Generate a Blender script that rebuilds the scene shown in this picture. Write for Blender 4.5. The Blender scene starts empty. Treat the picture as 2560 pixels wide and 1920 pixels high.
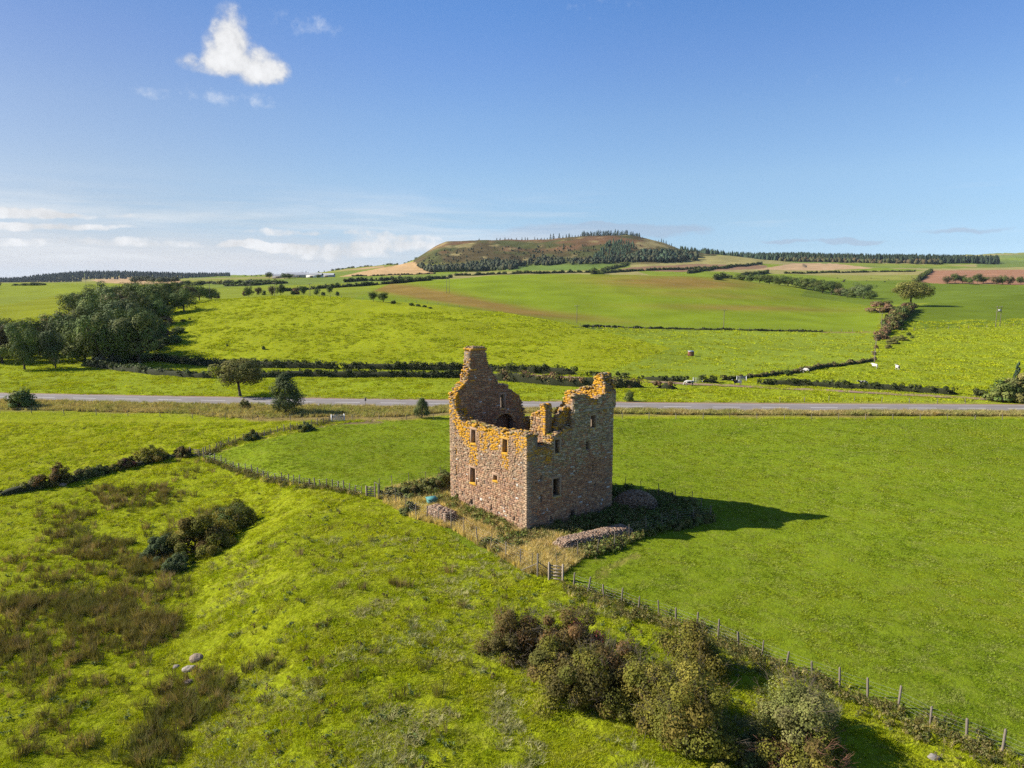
import bpy, bmesh, math, random
import numpy as np
from mathutils import Vector

# ------------------------------------------------------------------ camera, sky, sun, exposure
SC = bpy.context.scene
COL = SC.collection
F, CX, CY, CAMH = 1775.0, 1280.0, 960.0, 23.5          # lens in photograph pixels, eye height in metres
PITCH = math.atan(260 / 1775.0)
cam_d = bpy.data.cameras.new("camera"); cam = bpy.data.objects.new("camera", cam_d); COL.objects.link(cam)
cam.location = (0, 0, CAMH); cam.rotation_euler = (math.pi / 2 - PITCH, 0, 0)
cam_d.sensor_width = 36.0; cam_d.lens = 36.0 * F / 2560.0
cam_d.clip_start = 0.5; cam_d.clip_end = 80000
SC.camera = cam

SUN_AZ, SUN_EL = math.radians(-85.0), math.radians(33.0)   # clockwise from +Y
SUN_STRENGTH, SKY_STRENGTH, EXPOSURE = 4.6, 0.084, 1.08
SC.view_settings.view_transform = 'Standard'; SC.view_settings.look = 'None'
SC.view_settings.exposure = EXPOSURE; SC.view_settings.gamma = 1.0
SC.view_settings.use_curve_mapping = False
SC.render.engine = 'CYCLES'
SC.cycles.use_denoising = False
SC.cycles.max_bounces = 6; SC.cycles.diffuse_bounces = 3; SC.cycles.glossy_bounces = 2
SC.cycles.transmission_bounces = 3; SC.cycles.volume_bounces = 0


class NB:
    """small helper to wire shader nodes"""
    def __init__(s, nt): s.nt = nt
    def node(s, t, **kw):
        n = s.nt.nodes.new(t)
        for k, v in kw.items(): setattr(n, k, v)
        return n
    def put(s, sock, v):
        if isinstance(v, bpy.types.NodeSocket): s.nt.links.new(v, sock)
        elif v is not None:
            if sock.type == 'RGBA' and len(v) == 3: v = (*v, 1)
            sock.default_value = v
    def m(s, op, a, b=None, c=None, clamp=False):
        n = s.node('ShaderNodeMath', operation=op, use_clamp=clamp)
        for i, v in enumerate((a, b, c)): s.put(n.inputs[i], v) if v is not None else None
        return n.outputs[0]
    def mix(s, f, a, b, typ='MIX'):
        n = s.node('ShaderNodeMix', data_type='RGBA', blend_type=typ)
        s.put(n.inputs[0], f); s.put(n.inputs[6], a); s.put(n.inputs[7], b)
        return n.outputs[2]
    def noise(s, vec, scale, detail=3, rough=.55, dist=0.0, col=False):
        n = s.node('ShaderNodeTexNoise')
        s.put(n.inputs['Vector'], vec); s.put(n.inputs['Scale'], scale); s.put(n.inputs['Detail'], detail)
        s.put(n.inputs['Roughness'], rough); s.put(n.inputs['Distortion'], dist)
        return n.outputs[1 if col else 0]
    def ss(s, v, lo, hi, a=0.0, b=1.0):
        n = s.node('ShaderNodeMapRange', interpolation_type='SMOOTHSTEP')
        for i, q in enumerate((v, lo, hi, a, b)): s.put(n.inputs[i], q)
        return n.outputs[0]
    def scale(s, vec, k):
        n = s.node('ShaderNodeVectorMath', operation='MULTIPLY'); s.put(n.inputs[0], vec); n.inputs[1].default_value = k
        return n.outputs[0]
    def mul(s, col, f):
        n = s.node('ShaderNodeVectorMath', operation='SCALE'); s.put(n.inputs[0], col); s.put(n.inputs['Scale'], f)
        return n.outputs[0]


def ray(u, v):
    a, b = (u - CX) / F, (v - CY) / F
    d = np.array([a, math.cos(PITCH) - b * math.sin(PITCH), -(math.sin(PITCH) + b * math.cos(PITCH))])
    return d / d[1]

def azel(u, v):
    d = ray(u, v); d = d / np.linalg.norm(d)
    return math.atan2(d[0], d[1]), math.asin(d[2])

world = bpy.data.worlds.new("World"); SC.world = world; world.use_nodes = True
def build_world():
    nt = world.node_tree; b = NB(nt); bg = nt.nodes['Background']
    sk = b.node('ShaderNodeTexSky', sky_type='NISHITA', sun_disc=False, sun_elevation=SUN_EL, sun_rotation=SUN_AZ,
                altitude=60, air_density=1.0, dust_density=0.35, ozone_density=2.6)
    tc = b.node('ShaderNodeTexCoord'); d = tc.outputs['Generated']
    sp = b.node('ShaderNodeSeparateXYZ'); nt.links.new(d, sp.inputs[0])
    X, Y, Z = sp.outputs
    az = b.m('ARCTAN2', X, Y); el = b.m('ARCSINE', Z)
    warp = b.noise(d, 11, 4, .6, col=True)
    ws = b.node('ShaderNodeSeparateXYZ'); nt.links.new(warp, ws.inputs[0])
    az2 = b.m('ADD', az, b.m('MULTIPLY', b.m('SUBTRACT', ws.outputs[0], .5), .03))
    el2 = b.m('ADD', el, b.m('MULTIPLY', b.m('SUBTRACT', ws.outputs[1], .5), .03))
    def blob(u, v, ru, rv, k=1.0):
        a, e = azel(u, v); ra, re = ru / F, rv / F
        q = b.m('ADD', b.m('POWER', b.m('DIVIDE', b.m('SUBTRACT', az2, a), ra), 2), b.m('POWER', b.m('DIVIDE', b.m('SUBTRACT', el2, e), re), 2))
        return b.m('MULTIPLY', b.m('MAXIMUM', b.m('SUBTRACT', 1.0, q), 0.0), k)
    def union(bl):
        r = bl[0]
        for x in bl[1:]: r = b.m('ADD', r, x)
        return r
    # one cumulus and the shreds round it
    cu = union([blob(578, 58, 52, 56, .62), blob(560, 112, 52, 58, .8), blob(596, 142, 78, 56, .8), blob(655, 176, 66, 46, .8), blob(500, 156, 58, 26, .6), blob(690, 188, 44, 30, .5)])
    shred = union([blob(790, 52, 80, 34, .30), blob(505, 232, 75, 26, .30), blob(620, 250, 110, 28, .30), blob(430, 243, 80, 22, .25), blob(730, 60, 120, 40, .22),
                   blob(1490, 20, 120, 26, .26), blob(2075, 198, 60, 30, .17), blob(2270, 195, 90, 20, .15)])
    n1 = b.noise(d, 26, 8, .62); n2 = b.noise(d, 70, 6, .6)
    nn = b.m('ADD', b.m('MULTIPLY', b.m('SUBTRACT', n1, .5), 1.8), b.m('MULTIPLY', b.m('SUBTRACT', n2, .5), .75))
    dcu = b.ss(b.m('ADD', cu, b.m('MULTIPLY', nn, b.m('MINIMUM', b.m('MULTIPLY', cu, 3.0), 1.35))), .12, 1.15)
    dsh = b.m('MULTIPLY', b.ss(b.m('ADD', shred, b.m('MULTIPLY', nn, .9)), .16, .85), .7)
    dsh = b.m('MULTIPLY', dsh, b.m('MINIMUM', b.m('MULTIPLY', shred, 8.0), 1.0))
    # stratus bands low down on the sunward side, thinning to the right
    dl = b.scale(d, (1.0, 1.0, 9.0)); dl2 = b.scale(d, (1.0, 1.0, 16.0))
    nb = b.noise(dl, 3.2, 7, .58, .4); nb2 = b.noise(dl2, 6.0, 5, .6, .3)
    lowel = b.m('MULTIPLY', b.ss(el, .012, .03), b.ss(el, .14, .06))
    side = b.m('MAXIMUM', b.ss(az, .36, -.30), b.ss(az, 1.2, 2.2))  # second span: unseen cloud band behind the camera, added to brighten shaded surfaces
    band = b.ss(b.m('ADD', b.m('MULTIPLY', nb, .62), b.m('MULTIPLY', nb2, .38)), b.m('SUBTRACT', .56, b.m('MULTIPLY', side, .22)), .70)
    veil = b.m('MULTIPLY', b.m('MULTIPLY', b.ss(el, .072, .022), b.ss(az, .24, -.34)), b.ss(nb, .3, .58, .7, 1.0))
    db = b.m('MULTIPLY', b.m('MULTIPLY', band, lowel), b.m('ADD', .25, b.m('MULTIPLY', side, .75)))
    bank = union([blob(600, 612, 70, 13, .75), blob(705, 622, 90, 15, .8), blob(850, 632, 150, 24, .6), blob(1010, 612, 170, 20, .5), blob(720, 582, 130, 10, .4), blob(950, 590, 200, 9, .35),
                  blob(40, 533, 120, 12, .8), blob(175, 543, 60, 8, .45), blob(80, 567, 200, 10, .7), blob(320, 545, 60, 7, .35), blob(250, 610, 330, 12, .4)])
    dbk = b.m('MULTIPLY', b.ss(b.m('ADD', bank, b.m('MULTIPLY', nn, .75)), .05, .62), b.m('MINIMUM', b.m('MULTIPLY', bank, 6.0), .95))
    grey = union([blob(1480, 576, 330, 20, 1.0), blob(1620, 563, 180, 14, .9), blob(1350, 596, 200, 18, .8), blob(2130, 604, 85, 9, 1.2), blob(1960, 608, 75, 7, 1.0), blob(2400, 576, 120, 7, .9)])
    dg = b.m('MULTIPLY', b.ss(b.m('ADD', grey, b.m('MULTIPLY', nn, .5)), .2, .9), .55)
    dg = b.m('MULTIPLY', dg, b.m('MINIMUM', b.m('MULTIPLY', grey, 6.0), 1.0))
    cg = 1.0 / SKY_STRENGTH / (2 ** EXPOSURE)
    # clear maritime air: a little bluer low down and deeper overhead than the standard atmosphere
    rp = b.node('ShaderNodeValToRGB'); nt.links.new(b.m('DIVIDE', el, .40), rp.inputs[0]); cr = rp.color_ramp
    stops = [(.0056, (.60, .875, 1.46)), (.044, (.57, .73, 1.065)), (.0816, (.64, .75, .94)), (.134, (.75, .83, .95)), (.21, (.74, .845, 1.0)), (.282, (.66, .81, 1.06)), (.342, (.57, .79, 1.09))]
    while len(cr.elements) < len(stops): cr.elements.new(.5)
    for e, (q, c) in zip(cr.elements, stops): e.position = q / .40
    for e, (q, c) in zip(cr.elements, stops): e.color = (c[0] / 1.6, c[1] / 1.6, c[2] / 1.6, 1)
    skc = b.mul(b.mix(1.0, sk.outputs[0], rp.outputs[0], 'MULTIPLY'), 1.44)
    skc = b.mix(b.ss(az, .05, -.65), skc, b.mix(1.0, skc, (.92, .76, .70), 'MULTIPLY'))
    skc = b.mix(b.m('MULTIPLY', veil, .97), skc, (.68 * cg, .69 * cg, .735 * cg))
    skc = b.mix(dg, skc, (.42 * cg, .50 * cg, .64 * cg))
    shade = b.ss(nb, .35, .62, .74, .93)
    skc = b.mix(b.m('MULTIPLY', db, .8), skc, b.mul((.90, .93, .96), b.m('MULTIPLY', shade, cg)))
    skc = b.mix(dbk, skc, b.mul((.95, .96, .98), b.m('MULTIPLY', b.ss(n1, .3, .7, .72, .96), cg)))
    skc = b.mix(dsh, skc, (.80 * cg, .86 * cg, .95 * cg))
    skc = b.mix(dcu, skc, b.mul((.97, .98, 1.0), b.m('MULTIPLY', b.ss(b.m('ADD', b.m('ADD', b.m('MULTIPLY', n1, .6), b.m('MULTIPLY', n2, .3)), b.m('MULTIPLY', cu, .14)), .36, .74, .60, .96), cg)))
    nt.links.new(skc, bg.inputs[0]); bg.inputs[1].default_value = SKY_STRENGTH
build_world(); world.cycles.sampling_method = "MANUAL"; world.cycles.sample_map_resolution = 256

sun_d = bpy.data.lights.new("sun", 'SUN'); sun = bpy.data.objects.new("sun", sun_d); COL.objects.link(sun)
sun_d.energy = SUN_STRENGTH; sun_d.angle = math.radians(0.53); sun_d.color = (1.0, .93, .82)
to_sun = Vector((math.sin(SUN_AZ) * math.cos(SUN_EL), math.cos(SUN_AZ) * math.cos(SUN_EL), math.sin(SUN_EL)))
sun.rotation_euler = to_sun.to_track_quat('Z', 'Y').to_euler(); sun.location = (-200, 40, 200)

# ------------------------------------------------------------------ noise and terrain
def _h(ix, iy, seed):
    n = (ix.astype(np.int64) * 374761393 + iy.astype(np.int64) * 668265263 + seed * 974634777) & 0x7fffffff
    n = ((n ^ (n >> 13)) * 1274126177) & 0x7fffffff
    return ((n ^ (n >> 16)) & 0xffffff) / float(0xffffff)
def vnoise(x, y, seed=0):
    x = np.asarray(x, float); y = np.asarray(y, float)
    ix, iy = np.floor(x), np.floor(y); fx, fy = x - ix, y - iy
    fx = fx * fx * fx * (fx * (fx * 6 - 15) + 10); fy = fy * fy * fy * (fy * (fy * 6 - 15) + 10)
    a, b_, c, d = _h(ix, iy, seed), _h(ix + 1, iy, seed), _h(ix, iy + 1, seed), _h(ix + 1, iy + 1, seed)
    return (a + (b_ - a) * fx) * (1 - fy) + (c + (d - c) * fx) * fy
def fbm(x, y, octaves=4, seed=0, gain=.5):
    s, a, t = 0, 1, 0
    for o in range(octaves):
        s = s + a * vnoise(x * 2 ** o + 17.3 * o, y * 2 ** o - 9.1 * o, seed + o); t += a; a *= gain
    return s / t
def sstep(v, lo, hi):
    t = np.clip((v - lo) / (hi - lo), 0, 1); return t * t * (3 - 2 * t)

def pchip(x, y, xq):
    x = np.asarray(x, float); y = np.asarray(y, float); h = np.diff(x); dl = np.diff(y) / h
    m = np.zeros_like(x); m[0], m[-1] = dl[0], dl[-1]
    for k in range(1, len(x) - 1):
        if dl[k - 1] * dl[k] > 0:
            w1, w2 = 2 * h[k] + h[k - 1], h[k] + 2 * h[k - 1]; m[k] = (w1 + w2) / (w1 / dl[k - 1] + w2 / dl[k])
    i = np.clip(np.searchsorted(x, xq) - 1, 0, len(x) - 2); t = (xq - x[i]) / h[i]
    return (2 * t**3 - 3 * t**2 + 1) * y[i] + (t**3 - 2 * t**2 + t) * h[i] * m[i] + (-2 * t**3 + 3 * t**2) * y[i + 1] + (t**3 - t**2) * h[i] * m[i + 1]

TC = [-600, 0, 250, 500, 750, 1000, 1250, 1500, 1750, 1900, 2000, 2100, 2250, 2560, 3160]
TR = [
 (0,    [0] * 15), (185, [0] * 15),
 (200,  [0, 0, 0, 0, .2, .4, .4, .3, 0, 0, 0, 0, 0, 0, 0]),
 (230,  [0, .2, 1, 3.4, 5.2, 5.4, 4.6, 2.6, .8, .2, 0, 0, .1, .2, .3]),
 (260,  [.5, .6, 4, 8, 10.3, 9.8, 8, 4.4, 1.6, .6, .3, .2, .3, .6, 1]),
 (290,  [1, 1, 7, 11.3, 13.9, 12.6, 9.7, 4.7, 1.5, .8, .5, .4, .6, 1.4, 2]),
 (320,  [1.5, 1.5, 9, 13.4, 15.9, 13.7, 9.2, 2.7, 1.2, .9, .7, .6, 1.2, 2.3, 3]),
 (370,  [3, 3, 9.5, 13, 15.4, 13, 8.6, 5.2, 4.2, 3, 2.2, 1.6, 3, 4.5, 6]),
 (450,  [6.5, 6.5, 9.5, 12, 14.3, 14, 13, 12.4, 10.7, 8.5, 6.5, 4.5, 7, 8.5, 10]),
 (540,  [7.5, 7.5, 10, 13, 15.5, 18.5, 21, 21.7, 19.2, 15, 12, 8, 8.6, 12, 13]),
 (660,  [8, 8, 11, 14.5, 17.5, 22, 27.5, 28.7, 26.3, 21, 15.5, 11, 12.5, 13.8, 15]),
 (800,  [15, 15, 16, 19, 21, 22, 25, 26, 24.5, 20, 17.5, 17, 18, 15.5, 16]),
 (1000, [19, 19, 21, 24, 25, 28, 33, 35, 34, 31, 28.5, 28, 28.5, 28, 28]),
 (1300, [17, 17, 20, 26, 30, 37, 42, 46, 47, 45, 42, 41, 41, 40, 40]),
 (1700, [12, 12, 17, 28, 36, 59, 57, 60, 62, 60, 58, 57, 55, 55, 55]),
 (2200, [8, 8, 14, 24, 38, 58, 65, 74, 82, 84, 83, 82, 80, 76, 74]),
 (3000, [8, 16, 50, 40, 44, 50, 60, 65, 70, 75, 80, 85, 90, 100, 110]),
 (4000, [2, 5, 20, 20, 30, 40, 50, 60, 70, 80, 95, 112, 138, 172, 180]),
 (5500, [0, 0, 0, 0, 0, 10, 20, 30, 40, 55, 70, 80, 95, 120, 120]),
 (9000, [0] * 15), (30000, [0] * 15)]
DU = np.arange(-600, 3161, 8.0)
DY = np.concatenate([np.arange(0, 180, 20), np.exp(np.linspace(math.log(180), math.log(30000), 520))])
_A = np.array([pchip(TC, r[1], DU) for r in TR])
TAB = np.array([pchip([r[0] for r in TR], _A[:, j], DY) for j in range(len(DU))])      # [col, row]
for _ in range(14):
    TAB[:, 1:-1] = .25 * TAB[:, :-2] + .5 * TAB[:, 1:-1] + .25 * TAB[:, 2:]
for _ in range(30):
    TAB[1:-1] = .25 * TAB[:-2] + .5 * TAB[1:-1] + .25 * TAB[2:]
# the moorland hill: its skyline (photograph pixels) at 1800 m
HPX = np.array([[960, 685], [1000, 668], [1035, 655], [1060, 640], [1090, 620], [1120, 606], [1200, 603], [1300, 603], [1360, 601], [1400, 598], [1450, 593], [1500, 591], [1560, 589], [1600, 597], [1650, 610], [1690, 624], [1740, 634], [1800, 640], [1900, 652], [2000, 662]])
HU = DU.copy()
HV = np.interp(HU, HPX[:, 0], HPX[:, 1], left=720, right=720)
HZ = np.array([CAMH + ray(u, v)[2] * 1800 for u, v in zip(HU, HV)])

def T(x, y):
    x = np.asarray(x, float); y = np.asarray(y, float)
    u = CX + F * x / np.maximum(y, 150)
    fu = np.clip((u - DU[0]) / 8.0, 0, len(DU) - 1.001); iu = fu.astype(int); fu = fu - iu
    yy = np.clip(y, 0, 29000)
    iy = np.clip(np.searchsorted(DY, yy, side='right') - 1, 0, len(DY) - 2); fy = (yy - DY[iy]) / (DY[iy + 1] - DY[iy])
    z = (TAB[iu, iy] * (1 - fu) + TAB[iu + 1, iy] * fu) * (1 - fy) + (TAB[iu, iy + 1] * (1 - fu) + TAB[iu + 1, iy + 1] * fu) * fy
    hz = np.interp(u, HU, HZ)
    g = sstep(y, 1370 + 60 * (vnoise(u / 60, y * 0, 5) - .5), 1780) * (1 - .5 * sstep(y, 1900, 2600))
    z = np.where(hz > z, z + (hz - z) * np.power(g, .8), z)
    # the burnside hollow on the left and the bank down to it
    foot = np.interp(y, [30, 43, 63, 80, 100], [-17, -22, -31, -32, -44])
    dep = np.interp(y, [0, 75, 100, 125], [2.7, 2.7, 1.3, 0])
    z = z - dep * sstep(-x, -(foot + 11), -foot)
    dm = np.exp(-(((x + 14) / 11) ** 2 + ((y - 50) / 16) ** 2)); z = z + .5 * dm
    # rolling unevenness growing with distance
    z = z + (fbm(x / 60, y / 60, 3, 3) - .5) * np.interp(y, [0, 120, 200, 400, 1500, 4000], [.0, .0, .3, 1.2, 5, 16])
    return z
def T1(x, y): return float(T(np.array([x]), np.array([y]))[0])

def hit(u, v, ymin=20, ymax=9000):
    """where the line of sight through a photograph pixel meets the ground"""
    d = ray(u, v); ys = np.exp(np.linspace(math.log(ymin), math.log(ymax), 2500))
    g = CAMH + d[2] * ys - T(d[0] * ys, ys); k = np.argmax(g < 0)
    if g[k] >= 0: k = len(ys) - 1
    if k > 0:
        t = g[k - 1] / (g[k - 1] - g[k]); Y = ys[k - 1] + (ys[k] - ys[k - 1]) * t
    else: Y = ys[0]
    return Vector((d[0] * Y, Y, T1(d[0] * Y, Y)))
def along(u, Y):
    """the ground point at forward distance Y in the vertical plane of pixel column u"""
    x = (u - CX) / F * Y * 1.008; return Vector((x, Y, T1(x, Y)))
def px_of(x, y, z):
    z = z - CAMH; fw = y * math.cos(PITCH) - z * math.sin(PITCH); up = y * math.sin(PITCH) + z * math.cos(PITCH)
    fw = np.maximum(fw, 1e-3); return CX + F * x / fw, CY - F * up / fw
def inpoly(u, v, poly):
    r = np.zeros(u.shape, bool); n = len(poly)
    for i in range(n):
        (x1, y1), (x2, y2) = poly[i], poly[(i + 1) % n]
        if y1 == y2: continue
        c = ((y1 > v) != (y2 > v)) & (u < (x2 - x1) * (v - y1) / (y2 - y1) + x1); r ^= c
    return r

# ------------------------------------------------------------------ object helpers
def mesh_from(name, V, faces, cols=None, smooth=False):
    """faces: list of int arrays shaped (n,3) or (n,4)"""
    me = bpy.data.meshes.new(name); V = np.asarray(V, np.float32)
    me.vertices.add(len(V)); me.vertices.foreach_set('co', V.ravel())
    faces = [np.asarray(f, np.int32) for f in faces if len(f)]
    li = np.concatenate([f.ravel() for f in faces]); tot = np.concatenate([np.full(len(f), f.shape[1], np.int32) for f in faces])
    me.loops.add(len(li)); me.loops.foreach_set('vertex_index', li)
    me.polygons.add(len(tot)); st = np.concatenate([[0], np.cumsum(tot)[:-1]]).astype(np.int32)
    me.polygons.foreach_set('loop_start', st); me.polygons.foreach_set('loop_total', tot)
    if smooth: me.polygons.foreach_set('use_smooth', np.ones(len(tot), bool))
    me.update(calc_edges=True)
    for k, c in (cols or {}).items():
        c = np.asarray(c, np.float32)
        if c.ndim == 1:
            a = me.attributes.new(k, 'FLOAT', 'POINT'); a.data.foreach_set('value', c)
        else:
            if c.shape[1] == 3: c = np.concatenate([c, np.ones((len(c), 1), np.float32)], 1)
            a = me.attributes.new(k, 'FLOAT_COLOR', 'POINT'); a.data.foreach_set('color', c.ravel())
    return me
def tag(o, label=None, cat=None, group=None, kind=None):
    if label: o['label'] = label
    if cat: o['category'] = cat
    if group: o['group'] = group
    if kind: o['kind'] = kind
    return o
def add(name, me, mat=None, parent=None, loc=None, **kw):
    o = bpy.data.objects.new(name, me); COL.objects.link(o)
    if mat is not None and not me.materials: me.materials.append(mat)
    if parent is not None: o.parent = parent
    if loc is not None: o.location = loc
    return tag(o, **kw)
def thing(name, label, cat, loc=(0, 0, 0), rz=0.0, group=None, scale=None):
    o = bpy.data.objects.new(name, None); COL.objects.link(o); o.location = loc; o.rotation_euler = (0, 0, rz)
    o.empty_display_size = .3
    if scale: o.scale = scale
    return tag(o, label, cat, group)
class MB:
    """collects verts and quads/tris with optional colour"""
    def __init__(s): s.V, s.Q, s.Tr, s.C, s.n = [], [], [], [], 0
    def put(s, V, Q=(), Tr=(), col=None):
        V = np.asarray(V, float).reshape(-1, 3)
        if len(Q): s.Q.append(np.asarray(Q) + s.n)
        if len(Tr): s.Tr.append(np.asarray(Tr) + s.n)
        s.V.append(V); s.n += len(V)
        if col is not None: s.C.append(np.tile(np.asarray(col, float), (len(V), 1)) if np.ndim(col) == 1 else np.asarray(col, float))
    def mesh(s, name, cname='scol', smooth=False):
        fs = []
        if s.Q: fs.append(np.concatenate(s.Q))
        if s.Tr: fs.append(np.concatenate(s.Tr))
        return mesh_from(name, np.concatenate(s.V), fs, {cname: np.concatenate(s.C)} if s.C else None, smooth)
    def box(s, c, ax, ay, az, col=None):
        c, ax, ay, az = (np.asarray(q, float) for q in (c, ax, ay, az))
        V = [c + i * ax + j * ay + k * az for k in (-1, 1) for j in (-1, 1) for i in (-1, 1)]
        s.put(V, [(0, 2, 3, 1), (4, 5, 7, 6), (0, 1, 5, 4), (2, 6, 7, 3), (0, 4, 6, 2), (1, 3, 7, 5)], col=col)
    def tube(s, P, R, k=6, col=None, cap=True):
        P = np.asarray(P, float); R = np.broadcast_to(np.asarray(R, float), (len(P),)); V = []
        for i in range(len(P)):
            t = P[min(i + 1, len(P) - 1)] - P[max(i - 1, 0)]; t = t / (np.linalg.norm(t) + 1e-9)
            a = np.cross(t, [0, 0, 1.0]); a = a if np.linalg.norm(a) > .05 else np.cross(t, [1.0, 0, 0]); a /= np.linalg.norm(a); b_ = np.cross(t, a)
            for j in range(k):
                w = 2 * math.pi * j / k; V.append(P[i] + R[i] * (math.cos(w) * a + math.sin(w) * b_))
        Q = [(i * k + j, i * k + (j + 1) % k, (i + 1) * k + (j + 1) % k, (i + 1) * k + j) for i in range(len(P) - 1) for j in range(k)]
        Tr = []
        if cap:
            V.append(P[-1]); e = len(V) - 1; Tr = [((len(P) - 1) * k + j, (len(P) - 1) * k + (j + 1) % k, e) for j in range(k)]
        s.put(V, Q, Tr, col=col)

# ------------------------------------------------------------------ materials
def mat(name):
    m = bpy.data.materials.new(name); m.use_nodes = True; nt = m.node_tree; nt.nodes.clear()
    b = NB(nt); out = b.node('ShaderNodeOutputMaterial'); return m, b, out
def pbr(b, out, col, rough=.9, bump=None, bstr=.5, bdist=.05, spec=.2):
    p = b.node('ShaderNodeBsdfPrincipled'); b.put(p.inputs['Base Color'], col); b.put(p.inputs['Roughness'], rough)
    p.inputs['Specular IOR Level'].default_value = spec
    if bump is not None:
        n = b.node('ShaderNodeBump'); n.inputs['Strength'].default_value = bstr; n.inputs['Distance'].default_value = bdist
        b.put(n.inputs['Height'], bump); b.nt.links.new(n.outputs[0], p.inputs['Normal'])
    b.nt.links.new(p.outputs[0], out.inputs[0]); return p
def attr(b, name, out='Color', typ='GEOMETRY'):
    n = b.node('ShaderNodeAttribute', attribute_name=name, attribute_type=typ); return n.outputs[out]
def position(b): return b.node('ShaderNodeNewGeometry').outputs['Position']

def mat_ground():
    m, b, out = mat('turf'); P = position(b); c = attr(b, 'fcol'); tus = attr(b, 'tuss', 'Fac'); dry = attr(b, 'dry', 'Fac')
    P2 = b.scale(P, (1, 1, 0))
    big = b.noise(P2, .035, 4, .6); mid = b.noise(P2, .42, 4, .62, .6); fine = b.noise(P2, 2.6, 4, .65, .5); vf = b.noise(P2, 11, 3, .7)
    c = b.mul(c, b.ss(big, .25, .75, .84, 1.16))
    c = b.mix(b.m('MULTIPLY', b.ss(mid, .42, .72), .55), c, b.mix(1.0, c, (1.22, 1.08, .9), 'MULTIPLY'))
    straw = b.m('MULTIPLY', b.ss(b.noise(P2, .55, 5, .68, .9), .50, .72), dry)
    c = b.mix(straw, c, (.225, .175, .065))
    k = b.m('ADD', b.m('MULTIPLY', b.m('SUBTRACT', fine, .5), 1.1), b.m('MULTIPLY', b.m('SUBTRACT', vf, .5), .9))
    c = b.mul(c, b.m('ADD', 1.0, b.m('MULTIPLY', k, b.m('ADD', .35, b.m('MULTIPLY', tus, .7)))))
    sp = b.noise(P2, .85, 5, .7, .8); c = b.mul(c, b.m('SUBTRACT', 1.0, b.m('MULTIPLY', b.ss(sp, .52, .70), b.m('ADD', .12, b.m('MULTIPLY', tus, .42)))))
    h = b.m('ADD', b.m('MULTIPLY', mid, 1.0), b.m('ADD', b.m('MULTIPLY', fine, .8), b.m('MULTIPLY', vf, .25)))
    p = pbr(b, out, c, .95, b.m('MULTIPLY', h, b.m('ADD', .12, tus)), .9, .28, .02)
    return m
def mat_leaf(name, tr=.25, rnd=.25):
    m, b, out = mat(name); c = attr(b, 'lcol'); oi = b.node('ShaderNodeObjectInfo')
    c = b.mul(c, b.m('ADD', 1 - rnd, b.m('MULTIPLY', oi.outputs['Random'], 2 * rnd)))
    d = b.node('ShaderNodeBsdfPrincipled'); b.put(d.inputs['Base Color'], c); d.inputs['Roughness'].default_value = .8; d.inputs['Specular IOR Level'].default_value = .12
    t = b.node('ShaderNodeBsdfTranslucent'); b.put(t.inputs[0], b.mix(1.0, c, (1.2, 1.1, .5), 'MULTIPLY'))
    mx = b.node('ShaderNodeMixShader'); mx.inputs[0].default_value = tr
    b.nt.links.new(d.outputs[0], mx.inputs[1]); b.nt.links.new(t.outputs[0], mx.inputs[2]); b.nt.links.new(mx.outputs[0], out.inputs[0])
    return m
def mat_blade(name, c1, c2, c3, straw, kdry, tr=.3):
    """grass blades: colour drifts over the ground and from tuft to tuft"""
    m, b, out = mat(name); P = b.scale(position(b), (1, 1, 0)); oi = b.node('ShaderNodeObjectInfo'); r = oi.outputs['Random']
    n1 = b.noise(P, .09, 4, .6); n2 = b.noise(P, .6, 4, .65, .7)
    c = b.mix(b.ss(n1, .35, .65), c1, c2); c = b.mix(b.m('MULTIPLY', b.ss(r, .55, 1.0), .8), c, c3)
    s = b.m('MULTIPLY', b.ss(b.m('ADD', n2, b.m('MULTIPLY', b.m('SUBTRACT', r, .5), .30)), .50, .66), kdry)
    c = b.mix(s, c, straw)
    c = b.mul(c, b.m('ADD', .58, b.m('MULTIPLY', b.m('FRACT', b.m('MULTIPLY', r, 17.3)), .84)))
    d = b.node('ShaderNodeBsdfPrincipled'); b.put(d.inputs['Base Color'], c); d.inputs['Roughness'].default_value = .9; d.inputs['Specular IOR Level'].default_value = .03
    t = b.node('ShaderNodeBsdfTranslucent'); b.put(t.inputs[0], b.mix(1.0, c, (1.15, 1.1, .5), 'MULTIPLY'))
    mx = b.node('ShaderNodeMixShader'); mx.inputs[0].default_value = tr
    b.nt.links.new(d.outputs[0], mx.inputs[1]); b.nt.links.new(t.outputs[0], mx.inputs[2]); b.nt.links.new(mx.outputs[0], out.inputs[0])
    return m
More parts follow.
